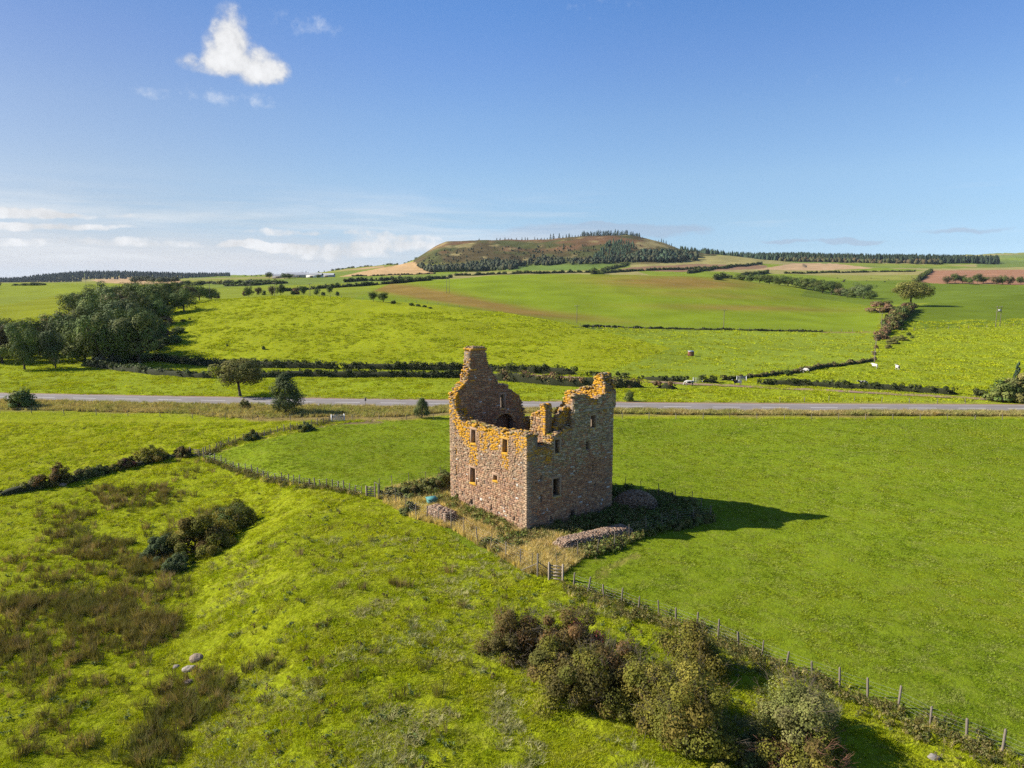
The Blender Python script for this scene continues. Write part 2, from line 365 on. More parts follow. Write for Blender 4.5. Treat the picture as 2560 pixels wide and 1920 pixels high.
def mat_stone(name='sandstone', lichen=True):
    m, b, out = mat(name); P = position(b); a = b.node('ShaderNodeAttribute', attribute_name='scol'); c = a.outputs['Color']; L = a.outputs['Alpha']
    n1 = b.noise(P, 3.2, 6, .65); n2 = b.noise(P, 14, 5, .65); n3 = b.noise(P, 45, 3, .6)
    c = b.mul(c, b.m('ADD', .50, b.m('ADD', b.m('MULTIPLY', n1, .5), b.m('MULTIPLY', n2, .5))))
    c = b.mix(b.m('MULTIPLY', b.ss(n2, .64, .76), .28), c, (.42, .39, .34))            # pale crust spots
    c = b.mix(b.m('MULTIPLY', b.ss(n1, .58, .8), .45), c, (.10, .075, .055))             # dark weathering
    if lichen:
        q = b.m('ADD', b.m('MULTIPLY', n1, .55), b.m('MULTIPLY', n2, .45))
        k = b.ss(b.m('ADD', q, b.m('MULTIPLY', L, .50)), .68, .82)
        lc = b.mix(b.ss(n3, .35, .65), (.42, .205, .009), (.52, .285, .015))
        c = b.mix(b.m('MULTIPLY', k, .9), c, lc)
    h = b.m('ADD', b.m('MULTIPLY', n2, .7), b.m('MULTIPLY', n3, .4))
    pbr(b, out, c, .92, h, .6, .04, .12); return m
def mat_plain(name, c, rough=.8, var=.25, sc=6.0, bump=.3, metal=0.0, spec=.2):
    m, b, out = mat(name); P = b.node('ShaderNodeTexCoord').outputs['Object']; n = b.noise(P, sc, 5, .62); n2 = b.noise(P, sc * 6, 4, .6)
    col = b.mul(c, b.m('ADD', 1 - var, b.m('ADD', b.m('MULTIPLY', n, var), b.m('MULTIPLY', n2, var))))
    p = pbr(b, out, col, rough, b.m('ADD', n, b.m('MULTIPLY', n2, .5)), bump, .02, spec); p.inputs['Metallic'].default_value = metal; return m
M_TURF = mat_ground(); M_LEAF = mat_leaf('leaves', .10); M_LEAFN = mat_leaf('leaves_near', .28, .12)
M_STONE = mat_stone(); M_BARK = mat_plain('bark', (.095, .075, .055), .9, .4, 3)
M_WOOD = mat_plain('weathered_timber', (.165, .14, .11), .85, .45, 8); M_POLE = mat_plain('creosoted_pole', (.14, .115, .09), .85, .35, 4)
M_WIRE = mat_plain('galvanised_wire', (.32, .33, .33), .5, .2, 10, 0, .7)
M_STEEL = mat_plain('galvanised_steel', (.42, .43, .43), .45, .2, 6, .1, .6)

# ------------------------------------------------------------------ the ground, one sheet to the horizon
N0 = np.array([1.38, 63.45]); TH = math.radians(37.0)
DB = np.array([math.cos(TH), math.sin(TH)]); DA = np.array([-math.sin(TH), math.cos(TH)])
LA, LB, WT = 13.3, 11.05, 1.25                                    # tower sides and wall thickness
def tower_local(x, y): return (x - N0[0]) * DA[0] + (y - N0[1]) * DA[1], (x - N0[0]) * DB[0] + (y - N0[1]) * DB[1]

G_ROUGH, G_FIELD, G_LEFT = (.212, .250, .010), (.145, .198, .0110), (.225, .255, .010)
ROAD_FAR = [(0, 986), (480, 995), (1000, 1002.5), (1700, 1012.5), (2560, 1016)]
ROAD_NEAR = [(0, 999), (480, 1008.5), (1000, 1015), (1700, 1025), (2560, 1028.5)]
TRACK = [(1225, 937), (1350, 940), (1460, 946), (1580, 953), (1700, 959), (1830, 965), (1972, 972), (2100, 978), (2205, 984), (2350, 992), (2493, 1000), (2600, 1006)]
CASTLE_FIELD = [(495, 1141), (560, 1158), (640, 1180), (720, 1202), (800, 1220), (900, 1232), (955, 1246), (1060, 1290), (1170, 1370), (1270, 1405), (1385, 1432), (1480, 1478), (1600, 1524), (1740, 1580), (1900, 1650), (2050, 1715), (2250, 1790), (2420, 1850), (2560, 1905), (3400, 2300), (3400, 1052), (2560, 1047), (1700, 1046), (1100, 1050), (1000, 1052), (880, 1056), (800, 1068), (700, 1090), (600, 1115), (520, 1134)]
FIELDS = [  # polygon in photograph pixels, nearest and farthest distance, colour, tussock, dryness
 ([(-900, 1042), (860, 1052), (700, 1090), (500, 1138), (380, 1150), (150, 1200), (-100, 1240), (-900, 1400)], 60, 135, G_LEFT, .75, .35),
 (CASTLE_FIELD, 20, 125, G_FIELD, .42, .25),
 ([(-900, 986), (0, 986), (480, 995), (1000, 1002), (1700, 1013), (3300, 1016), (3300, 940), (2500, 985), (1900, 958), (1450, 935), (900, 920), (400, 900), (-900, 890)], 136, 240, (.200, .246, .014), .6, .22),
 ([(330, 905), (560, 915), (900, 925), (1250, 935), (1460, 940), (1700, 948), (1800, 940), (1680, 870), (1450, 815), (1250, 775), (1000, 740), (700, 715), (430, 730), (380, 840)], 185, 365, (.222, .256, .011), .5, .16),
 ([(1480, 942), (1800, 950), (1960, 925), (2186, 906), (2192, 829), (1450, 816), (1680, 870)], 150, 345, (.175, .225, .022), .45, .14),
 ([(800, 780), (1000, 700), (1150, 690), (1500, 680), (1750, 680), (1900, 695), (2050, 730), (2200, 780), (2192, 829), (1450, 816), (1250, 780)], 320, 730, (.152, .205, .014), .12, .03),
 ([(1800, 952), (1960, 928), (2186, 908), (2196, 830), (2260, 822), (2560, 812), (3300, 800), (3300, 1016), (2500, 1000), (1900, 958)], 140, 350, (.195, .245, .016), .8, .4),
 ([(2196, 830), (2290, 765), (2400, 740), (2560, 722), (3300, 715), (3300, 812), (2560, 813), (2260, 826)], 300, 700, (.100, .142, .013), .2, .05),  # this and next field: shade on the slopes painted in as darker green
 ([(2000, 740), (2180, 765), (2290, 766), (2560, 735), (3300, 715), (2560, 716), (2300, 700), (2050, 690)], 480, 900, (.110, .155, .017), .15, .04),
 ([(-900, 760), (0, 765), (250, 720), (400, 745), (150, 800), (-900, 900)], 300, 700, (.168, .190, .010), .3, .1),
 ([(0, 742), (180, 740), (300, 722), (560, 715), (0, 705)], 600, 1000, (.175, .212, .018), .2, .05),
 ([(835, 695), (900, 680), (985, 664), (1035, 654), (1052, 662), (1090, 686), (960, 690)], 1100, 1800, (.40, .27, .135), .1, 0),
 ([(790, 690), (850, 676), (960, 664), (960, 672), (860, 690)], 1500, 2200, (.33, .23, .12), .1, 0),
 ([(225, 700), (330, 690), (420, 696), (490, 709), (380, 713), (250, 706)], 850, 2800, (.36, .25, .135), .1, 0),
 ([(1225, 676), (1300, 662), (1560, 655), (1555, 668), (1440, 676)], 900, 1500, (.115, .172, .035), .1, .02),
 ([(1540, 675), (1580, 668), (1740, 660), (1920, 664), (1910, 672), (1700, 680)], 800, 1600, (.20, .125, .075), .1, 0),
 ([(1890, 674), (1985, 658), (2090, 659), (2185, 671), (2050, 676)], 1000, 2100, (.36, .25, .14), .1, 0),
 ([(2297, 706), (2330, 676), (2560, 674), (3300, 672), (3300, 712), (2400, 712)], 850, 1800, (.27, .145, .085), .1, 0),
 ([(2440, 676), (2440, 652), (2600, 650), (3300, 650), (3300, 676)], 1600, 4500, (.12, .165, .035), .1, .1),
]
def build_ground():
    Y = [-400, -150, -60, -20, 5, 18]; y = 26.0
    while y < 112: Y.append(y); y += max(.10, y * y / 12800 * 1.5)
    while y < 14000: Y.append(y); y *= 1.0066
    Y += [16000]; Y = np.array(Y)
    w = np.concatenate([np.linspace(-2.4, -.9, 16)[:-1], np.arange(-.9, .9001, .0029), np.linspace(.9, 2.4, 16)[1:]])
    S = np.maximum(Y, 30) + 12.0
    X = w[None, :] * S[:, None]; YY = np.repeat(Y[:, None], len(w), 1)
    x, yv = X.ravel(), YY.ravel(); z = T(x, yv)
    u, v = px_of(x, yv, z)
    col = np.tile(np.array([.165, .200, .020]), (len(x), 1)); tus = np.full(len(x), .25); dry = np.full(len(x), .1)
    # far country: patchwork of meadows
    far = yv > 700
    cell = vnoise(np.floor(x / 260 + .35 * np.sin(yv / 500)) * 7.7, np.floor(yv / 210) * 3.1, 11)
    pal = np.array([[.165, .200, .030], [.135, .178, .032], [.19, .205, .042], [.155, .205, .022], [.25, .225, .085], [.14, .185, .045]])
    col[far] = pal[(cell[far] * 5.99).astype(int)]
    near = yv < 136
    col[near] = G_ROUGH; tus[near] = 1.0; dry[near] = .38
    jx = (fbm(x / 6, yv / 6, 3, 21) - .5) * np.clip(500 / np.maximum(yv, 60), .4, 8); jy = jx * .35
    for poly, y0, y1, c, tt, dd in FIELDS:
        s = inpoly(u + jx, v + jy, poly) & (yv > y0) & (yv < y1)
        col[s] = c; tus[s] = tt; dry[s] = dd
    # thin sown crop with bare red soil showing through, in broad sweeps over the big field
    s = inpoly(u, v, FIELDS[5][0]) & (yv > 320) & (yv < 740)
    def sweep(cu, cv, ru, rv, tilt): return np.exp(-(((u - cu) / ru) ** 2 + ((v - cv - (u - cu) * tilt) / rv) ** 2))
    soil = 1.0 * sweep(1130, 748, 230, 12, .17) + .55 * sweep(1000, 722, 130, 14, .1) + .8 * sweep(1690, 706, 200, 17, .03) + .5 * sweep(1860, 770, 240, 8, .02) + .45 * sweep(1420, 790, 160, 9, .1) + .35 * sweep(1790, 740, 200, 8, .03)
    soil = np.clip(soil * 1.25 * (.55 + .9 * fbm(x / 25, yv / 9, 4, 31)), 0, .85) * s
    col = col * (1 - soil[:, None]) + np.array([.205, .125, .038]) * soil[:, None]
    # ploughed ridges
    # heath and bracken on the hill
    hz = np.interp(CX + F * x / np.maximum(yv, 150), HU, HZ)
    moor = sstep(z, 46 + (hz - 60) * .02, 62) * (yv > 1330) * (yv < 2700) * (hz > 62) * (v < 690)
    edge = np.interp(u, [1030, 1080, 1130, 1300, 1420, 1560, 1700, 1760], [700, 684, 684, 673, 668, 664, 655, 640])
    moor = moor * (v < edge) * (u > 1035 + np.clip(v - 655, 0, 60) * 1.5) * (u < 1790)
    n = fbm(x / 55, yv / 55, 5, 41); n2 = fbm(x / 18, yv / 30, 4, 47)
    mc = np.array([.095, .075, .034])[None] * (1 - sstep(n, .42, .58))[:, None] + np.array([.088, .098, .034])[None] * sstep(n, .42, .58)[:, None]
    brk = sstep(fbm(x / 70, yv / 70, 3, 53) + np.clip((635 - v) / 70, -.3, .3), .60, .85); mc = mc * (1 - brk[:, None]) + np.array([.17, .10, .052]) * brk[:, None]
    pale = sstep(fbm(x / 30, yv / 40, 3, 59) + np.exp(-((u - 1650) / 70) ** 2 - ((v - 612) / 14) ** 2) * .45, .66, .82); mc = mc * (1 - pale[:, None]) + np.array([.30, .25, .11]) * pale[:, None]
    mc *= (.55 + .5 * n2)[:, None]
    col = col * (1 - moor[:, None]) + mc * moor[:, None]; tus = np.where(moor > .5, 1.0, tus)
    # rank verge grass beside the road, worn and muddy places
    fa = np.interp(u, [p[0] for p in ROAD_NEAR], [p[1] for p in ROAD_NEAR]); wid = np.interp(u, [0, 560, 620, 1000, 1200, 2560], [26, 28, 44, 36, 17, 14])
    vg = sstep(v, fa - 1, fa + 2) * (1 - sstep(v + jy * 6, fa + wid - 6, fa + wid + 4)) * (yv > 95) * (yv < 140)
    col = col * (1 - vg[:, None]) + (np.array([.215, .165, .06]) * (.7 + .6 * fbm(x / 2.5, yv / 2.5, 4, 61))[:, None]) * vg[:, None]; dry = np.maximum(dry, vg * .8); tus = np.maximum(tus, vg)
    ff = np.interp(u, [p[0] for p in ROAD_FAR], [p[1] for p in ROAD_FAR]); vg2 = sstep(v, ff - 13, ff - 6) * (1 - sstep(v, ff, ff + 2)) * (yv > 135) * (yv < 175) * (u > 700)
    col = col * (1 - .6 * vg2[:, None]) + np.array([.235, .20, .085]) * .6 * vg2[:, None]
    def worn(pts, r, c, amt=.8):
        nonlocal col
        d = np.full(len(x), 1e9)
        for (a, b_) in zip(pts[:-1], pts[1:]):
            ax, ay, bx, by = a[0], a[1], b_[0], b_[1]; L2 = (bx - ax) ** 2 + (by - ay) ** 2
            t = np.clip(((x - ax) * (bx - ax) + (yv - ay) * (by - ay)) / L2, 0, 1); d = np.minimum(d, np.hypot(x - ax - t * (bx - ax), yv - ay - t * (by - ay)))
        k = (1 - sstep(d + (fbm(x / 1.2, yv / 1.2, 4, 71) - .5) * r * 2.2, r * .35, r)) * amt
        col = col * (1 - k[:, None]) + np.array(c) * k[:, None]; tus[k > .4] *= .5
    worn([hit(p, q) for p, q in ((505, 1140), (560, 1122), (650, 1098), (740, 1078))], .8, (.16, .105, .06), .75)
    worn([hit(p, q) for p, q in ((770, 1068), (850, 1058), (930, 1056))], 1.6, (.15, .10, .07), .9)
    worn([hit(p, q) for p, q in ((1745, 1585), (1800, 1612), (1870, 1642), (1930, 1668))], 1.0, (.25, .17, .10), .9)
    worn([hit(p, q) for p, q in ((1790, 1580), (1850, 1600))], 1.3, (.17, .13, .05), .5)
    worn([hit(p, q) for p, q in ((1500, 1440), (1545, 1410), (1590, 1385))], .6, (.22, .17, .06), .6)
    worn([hit(p, q) for p, q in ((1450, 819), (1700, 823), (1900, 827), (2060, 829))], 4.0, (.06, .085, .018), .85)
    worn([hit(p, q) for p, q in ((2060, 831), (2130, 831), (2192, 830))], 3.0, (.20, .12, .07), .8)
    worn([hit(p, q) for p, q in ((1705, 823), (1748, 824))], 1.8, (.26, .13, .07), .8)
    # inside the fence round the tower the grass is long, seeding and brown
    a_, b_ = tower_local(x, yv)
    # relief: tussocks, trampled lumps
    amp = tus * np.interp(yv, [0, 34, 70, 125, 140, 200, 360, 500], [.20, .20, .19, .17, .12, .35, .5, 0])
    road_k = sstep(v, ff - 8, ff - 3) * (1 - sstep(v, fa + 3, fa + 8)) * (yv > 110) * (yv < 165); amp = amp * (1 - road_k)
    q = fbm(x / 1.15, yv / 1.15, 4, 81) - .5; q2 = fbm(x / 4.5, yv / 3.5, 3, 83) - .5
    terr = np.where((yv > 195) & (yv < 330), np.sin(z * 5.2 + q2 * 5) * .13 * tus, 0)             # sheep terracettes along the slope
    z = z + amp * (q * 1.2 + q2 * np.interp(yv, [0, 80, 140], [.35, .5, .9])) + terr
    inside = (a_ > 0) & (a_ < LA) & (b_ > 0) & (b_ < LB); z[inside] = np.minimum(z[inside], .0)
    V = np.stack([x, yv, z], 1); nr, nc = len(Y), len(w)
    i = np.arange(nr - 1)[:, None] * nc + np.arange(nc - 1)[None, :]; i = i.ravel()
    me = mesh_from('ground', V, [np.stack([i, i + 1, i + nc + 1, i + nc], 1)], {'fcol': col, 'tuss': tus, 'dry': dry}, smooth=True)
    return add('ground', me, M_TURF, kind='structure', label='green pasture and rolling farmland with a heathery hill')
GROUND = build_ground()

# ------------------------------------------------------------------ road and farm track
def resample(P, step):
    P = np.array([[p[0], p[1]] for p in P], float); d = np.concatenate([[0], np.cumsum(np.hypot(*np.diff(P, axis=0).T))])
    q = np.arange(0, d[-1], step); return np.stack([np.interp(q, d, P[:, 0]), np.interp(q, d, P[:, 1])], 1)
def strip(P, off0, off1, lift, n_across=1):
    P = np.asarray(P, float); t = np.gradient(P, axis=0); t /= np.linalg.norm(t, axis=1)[:, None]; nrm = np.stack([-t[:, 1], t[:, 0]], 1)
    V = []
    for k in range(n_across + 1):
        o = off0 + (off1 - off0) * k / n_across; q = P + nrm * (o[:, None] if np.ndim(o) else o); V.append(np.stack([q[:, 0], q[:, 1], T(q[:, 0], q[:, 1]) + lift], 1))
    n = len(P); V = np.concatenate(V); i = np.arange(n - 1); Q = [np.stack([k * n + i, k * n + i + 1, (k + 1) * n + i + 1, (k + 1) * n + i], 1) for k in range(n_across)]
    return V, np.concatenate(Q)
def mat_road():
    m, b, out = mat('worn_asphalt'); P = position(b); n = b.noise(P, .25, 4, .6, .4); f = b.noise(P, 9, 4, .7)
    c = b.mul((.190, .168, .152), b.m('ADD', .66, b.m('ADD', b.m('MULTIPLY', n, .48), b.m('MULTIPLY', f, .24))))
    pbr(b, out, c, .85, f, .2, .01, .3); return m
rc = [(hit(*a) + hit(*c)) / 2 for a, c in zip(ROAD_FAR, ROAD_NEAR)]
d0, d1 = (rc[1] - rc[0]).normalized(), (rc[-1] - rc[-2]).normalized()
rc = [rc[0] - d0 * 200] + rc + [rc[-1] + d1 * 260]
RP = resample(rc, 3.0)
for _ in range(60): RP[1:-1] = .25 * RP[:-2] + .5 * RP[1:-1] + .25 * RP[2:]
V, Q = strip(RP, -3.6, 3.6, .075, 4); road = add('road', mesh_from('road', V, [Q], smooth=True), mat_road(), kind='structure', label='grey two lane country road crossing behind the ruin')
M_PAINT = mat_plain('road_paint', (.62, .61, .58), .7, .25, 1.5, .05)
M_EARTH = mat_plain('earth_track', (.235, .155, .105), .95, .45, .35, .6)
V, Q = strip(RP, 3.6, 4.7, .085); add('verge', mesh_from('verge', V, [Q]), M_EARTH, kind='structure', label='narrow bare earth margin along the far edge of the road')
for o0, o1 in ((3.28, 3.40), (-3.40, -3.28)):
    V, Q = strip(RP, o0, o1, .081); add('edge_line', mesh_from('edge_line', V, [Q]), M_PAINT, parent=road)
RPF = resample(RP, 1.0); k = 0
for i in range(0, len(RPF) - 8, 9):
    if abs(RPF[i][0]) > 125: continue
    V, Q = strip(RPF[i:i + 6], -.10, .10, .081); add('lane_marking', mesh_from('lane_marking', V, [Q]), M_PAINT, parent=road)
TP = resample([hit(*p) for p in TRACK], 2.0)
for _ in range(12): TP[1:-1] = .25 * TP[:-2] + .5 * TP[1:-1] + .25 * TP[2:]
wob = (fbm(TP[:, 0] / 3, TP[:, 1] / 3, 3, 91) - .5) * 1.2
V, Q = strip(TP, -1.5 + wob, 1.5 + wob, .10, 2); add('farm_track', mesh_from('farm_track', V, [Q], smooth=True), M_EARTH, kind='structure', label='brown earth farm track running between the hedges')

# ------------------------------------------------------------------ the ruined tower
R_ = np.random.default_rng(7)
TOWER = thing('ruined_tower', 'roofless red sandstone tower ruin with tall chimney gable and orange lichen', 'ruin', (N0[0], N0[1], 0))
TLOC = np.array([N0[0], N0[1], 0.0])
Lc, Rc = N0 + DA * LA, N0 + DB * LB; Kc = Lc + DB * LB
PROF = {
 'A': [(0, 9.5), (.35, 9.46), (1.67, 9.49), (4.2, 9.13), (5.9, 8.97), (8.3, 9.04), (10.7, 9.0), (11.3, 9.32), (12.3, 10.2), (13.0, 10.85), (13.3, 11.0)],
 'B': [(0, 9.5), (.57, 9.4), (.7, 9.1), (1.05, 8.25), (2.74, 7.97), (3.0, 8.5), (3.1, 9.0), (3.5, 9.1), (3.95, 9.3), (4.5, 9.25), (4.55, 9.6), (5.45, 9.6), (5.5, 10.3), (5.62, 11.2), (11.05, 11.2)],
 'C': [(0, 11.1), (.15, 11.7), (.5, 12.07), (1.25, 12.86), (1.55, 12.96), (1.6, 13.5), (1.95, 14.9), (1.98, 15.2), (2.0, 16.35), (2.25, 16.5), (3.7, 16.45), (3.88, 16.3), (3.92, 15.2), (4.1, 14.75), (4.15, 14.4), (4.5, 14.1), (4.55, 13.6), (5.2, 12.95), (5.43, 12.3), (6.6, 12.22), (6.85, 11.7), (7.6, 11.2), (8.3, 10.76), (8.57, 10.2), (8.6, 9.6), (8.9, 9.15), (9.05, 8.6), (9.8, 7.3), (11.05, 6.8)],
 'D': [(0, 12.9), (.35, 13.7), (.6, 14.25), (1.0, 13.95), (1.55, 13.6), (1.6, 12.4), (2.75, 12.3), (3.0, 12.6), (4.1, 12.3), (5.9, 11.7), (6.0, 11.2), (6.45, 10.6), (6.9, 10.1), (7.3, 9.6), (7.6, 9.3), (7.9, 8.4), (8.1, 7.0), (9.2, 6.8), (11.5, 7.6), (12.6, 8.2), (13.3, 7.2)],
 'E': [(0, 11.5), (.1, 11.75), (.62, 11.8), (.68, 11.1), (1.3, 10.95), (2.1, 10.55), (2.2, 9.4), (2.5, 8.2)], 'X': [(0, 11.5), (.8, 11.6)],
 'G': [(0, 9.6), (.25, 10.1), (.4, 10.8), (.8, 10.95), (.9, 11.25), (1.75, 11.5)],
 'P': [(0, 12.56), (.35, 12.68), (1.65, 12.4), (2.17, 12.07), (3.0, 11.94), (3.5, 12.2), (4.6, 12.5), (5.45, 12.67), (5.6, 12.7)]}
OPEN = {  # s0, s1, z0, z1, kind
 'A': [(8.33, 9.2, 7.06, 8.5, 'w'), (2.99, 3.8, 7.13, 8.48, 'w'), (8.45, 9.45, 2.87, 4.48, 'w'), (4.63, 5.36, 4.04, 4.6, 'w'), (11.72, 12.1, .38, .98, 'o'), (9.0, 9.45, .5, .98, 'o'), (5.57, 5.77, .89, 1.42, 'o'), (1.88, 2.06, .84, 1.22, 'o'), (11.93, 12.08, 3.07, 3.68, 'o'), (11.97, 12.14, 5.37, 5.88, 'o')],
 'B': [(3.13, 4.03, 3.07, 4.81, 'w'), (1.64, 1.84, 2.87, 3.52, 'o'), (1.58, 1.78, 4.95, 5.38, 'o'), (5.45, 6.02, .15, 1.2, 'o'), (2.86, 3.06, .62, 1.15, 'o'), (8.27, 8.43, 4.72, 5.36, 'o'), (8.62, 8.80, 3.2, 3.5, 'o'), (3.33, 3.95, 7.22, 8.57, 'w'), (7.88, 8.6, 9.11, 10.36, 'w'), (7.32, 7.78, 7.03, 7.82, 'o')],
 'C': [(5.74, 6.34, 9.55, 11.1, 'w'), (5.1, 7.55, 6.6, 8.9, 'a')], 'D': [(3.6, 4.6, 6.2, 7.6, 'w'), (5.0, 5.9, 9.2, 10.3, 'w'), (10.6, 11.5, 4.0, 5.6, 'w')], 'P': [], 'E': [], 'X': [], 'G': []}
def inside_open(op, s, z, pad=0.0):
    s0, s1, z0, z1, k = op
    if k == 'a':
        c, r = (s0 + s1) / 2, (s1 - s0) / 2 + pad; rise = .95
        top = z1 - rise + rise * np.sqrt(np.clip(1 - ((s - c) / r) ** 2, 0, 1)) + pad
        return (np.abs(s - c) < r) & (z > z0 - pad) & (z < top)
    return (s > s0 - pad) & (s < s1 + pad) & (z > z0 - pad) & (z < z1 + pad)
def prof(w, s):
    p = PROF[w]; base = np.interp(s, [q[0] for q in p], [q[1] for q in p]); seed = ord(w)
    j = (vnoise(np.asarray(s, float) * 2.6, np.zeros_like(np.asarray(s, float)) + .5, seed) - .5) * .34 + (vnoise(np.asarray(s, float) * 7, np.zeros_like(np.asarray(s, float)) + 3.5, seed) - .5) * .16
    k = np.where((np.asarray(s) > 1.85) & (np.asarray(s) < 4.0), .22, 1.0) if w == 'C' else 1.0
    return base + j * (.55 if w in 'AP' else 1.0) * k
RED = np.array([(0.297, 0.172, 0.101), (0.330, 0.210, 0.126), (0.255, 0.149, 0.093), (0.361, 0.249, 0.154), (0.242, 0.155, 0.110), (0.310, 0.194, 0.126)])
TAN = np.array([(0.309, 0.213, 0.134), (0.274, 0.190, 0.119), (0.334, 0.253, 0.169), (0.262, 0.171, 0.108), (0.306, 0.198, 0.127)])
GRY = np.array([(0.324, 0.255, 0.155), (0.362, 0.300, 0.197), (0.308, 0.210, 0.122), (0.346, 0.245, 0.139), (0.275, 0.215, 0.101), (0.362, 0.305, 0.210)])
def stone_col(w, face, s, z, rng):
    r = rng.random(); n = float(vnoise(s * .9, z * .9, 99 + ord(w)))
    if r < .014: c = np.array([.47, .44, .39])
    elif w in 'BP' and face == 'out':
        k = np.clip((z - 4.6 + (n - .5) * 3) / 2.6, 0, .85); c = GRY[rng.integers(6)] * 1.12 if rng.random() < k else RED[rng.integers(6)] * np.array([1.22, 1.12, 1.0])  # shade lift painted in: shaded wall's stones lightened and warmed
    elif w == 'A' and face == 'out':
        k = np.clip((z - 3.0 + (n - .5) * 4) / 5, 0, .65); c = TAN[rng.integers(5)] if rng.random() < k + .12 else RED[rng.integers(6)]
    else: c = (TAN if rng.random() < .45 else RED)[rng.integers(5)] * np.array([1.08, 1.02, .92])  # stone colour warmed here to offset blue skylit shade on inner faces
    return np.clip(c * rng.uniform(.82, 1.12), 0, .6)
def lichen(w, face, s, z, rng):
    top = float(prof(w, s)); dt = top - z; n = float(fbm(s * .8, z * .5, 3, 7 + ord(w)))
    if w == 'A' and face == 'out':
        L = np.clip(1.25 - dt / 1.8 + (n - .5) * 2.8, 0, 1) * (1 if s < 11.6 else .75)
        for s0, s1, z0, z1 in ((8.2, 9.5, 4.5, 7.1), (2.95, 3.9, 5.5, 7.2), (10.1, 10.5, 6.6, 8.5), (9.6, 9.9, 6.4, 8), (5.6, 6.0, 7.2, 8.6), (7.3, 7.6, 7.0, 8.4)):
            if s0 - .08 < s < s1 + .08 and z0 < z < z1: L = max(L, .45 + .5 * (z - z0) / (z1 - z0) + (n - .5))
    elif w in 'BP' and face == 'out':
        L = np.clip(.50 - dt / 1.4 + (n - .5) * 1.5, 0, .6)
        if s < 3.2 and z > 6.2 and w == 'B': L = max(L, (n - .25) * 1.1)
    elif (w == 'D' and face == 'in') or w in 'EG': L = np.clip(.98 - dt / 4.5 + (n - .5) * 1.6, 0, 1)
    elif w == 'C' and face == 'in':
        L = np.clip(.18 - dt / 3 + (n - .5) * .8, 0, 1) + (.85 if s < .5 else 0) + (.35 if s > 7.2 else 0)
    else: L = np.clip(.4 - dt / 2 + (n - .5), 0, .8)
    if rng.random() < .22: L *= rng.uniform(.15, .6)
    return float(np.clip(L, 0, 1))
STONE_Q = [(0, 1, 5, 4), (1, 2, 6, 5), (2, 3, 7, 6), (3, 0, 4, 7), (4, 5, 9, 8), (5, 6, 10, 9), (6, 7, 11, 10), (7, 4, 8, 11), (8, 9, 10, 11)]
def stone_verts(o, ex, nrm, s0, s1, z0, z1, proud, rng, depth=.22, rough=1.0):
    """a squared rubble block: back ring, shoulder ring, inset dressed face"""
    w, h = s1 - s0, z1 - z0; j = lambda a: rng.uniform(-a, a)
    jj = min(w, h) * .16 * rough; ins = min(w, h) * .17
    cs = [(s0, z0), (s1, z0), (s1, z1), (s0, z1)]; sg = [(1, 1), (-1, 1), (-1, -1), (1, -1)]; V = []
    sh = [(a + j(jj), b_ + j(jj)) for a, b_ in cs]
    for a, b_ in sh: V.append(o + ex * a + np.array([0, 0, b_]) - nrm * depth)
    for a, b_ in sh: V.append(o + ex * a + np.array([0, 0, b_]) + nrm * (proud - .035))
    for (a, b_), (p, q) in zip(sh, sg): V.append(o + ex * (a + p * ins * rng.uniform(.5, 1.3)) + np.array([0, 0, b_ + q * ins * rng.uniform(.5, 1.3)]) + nrm * (proud + j(.025 * rough)))
    return np.array(V)
M_MORTAR = mat_plain('lime_mortar', (.19, .145, .105), .95, .4, 2.5, .8)
PICK = []          # every facing stone on the two walls turned to the camera, to choose the largest
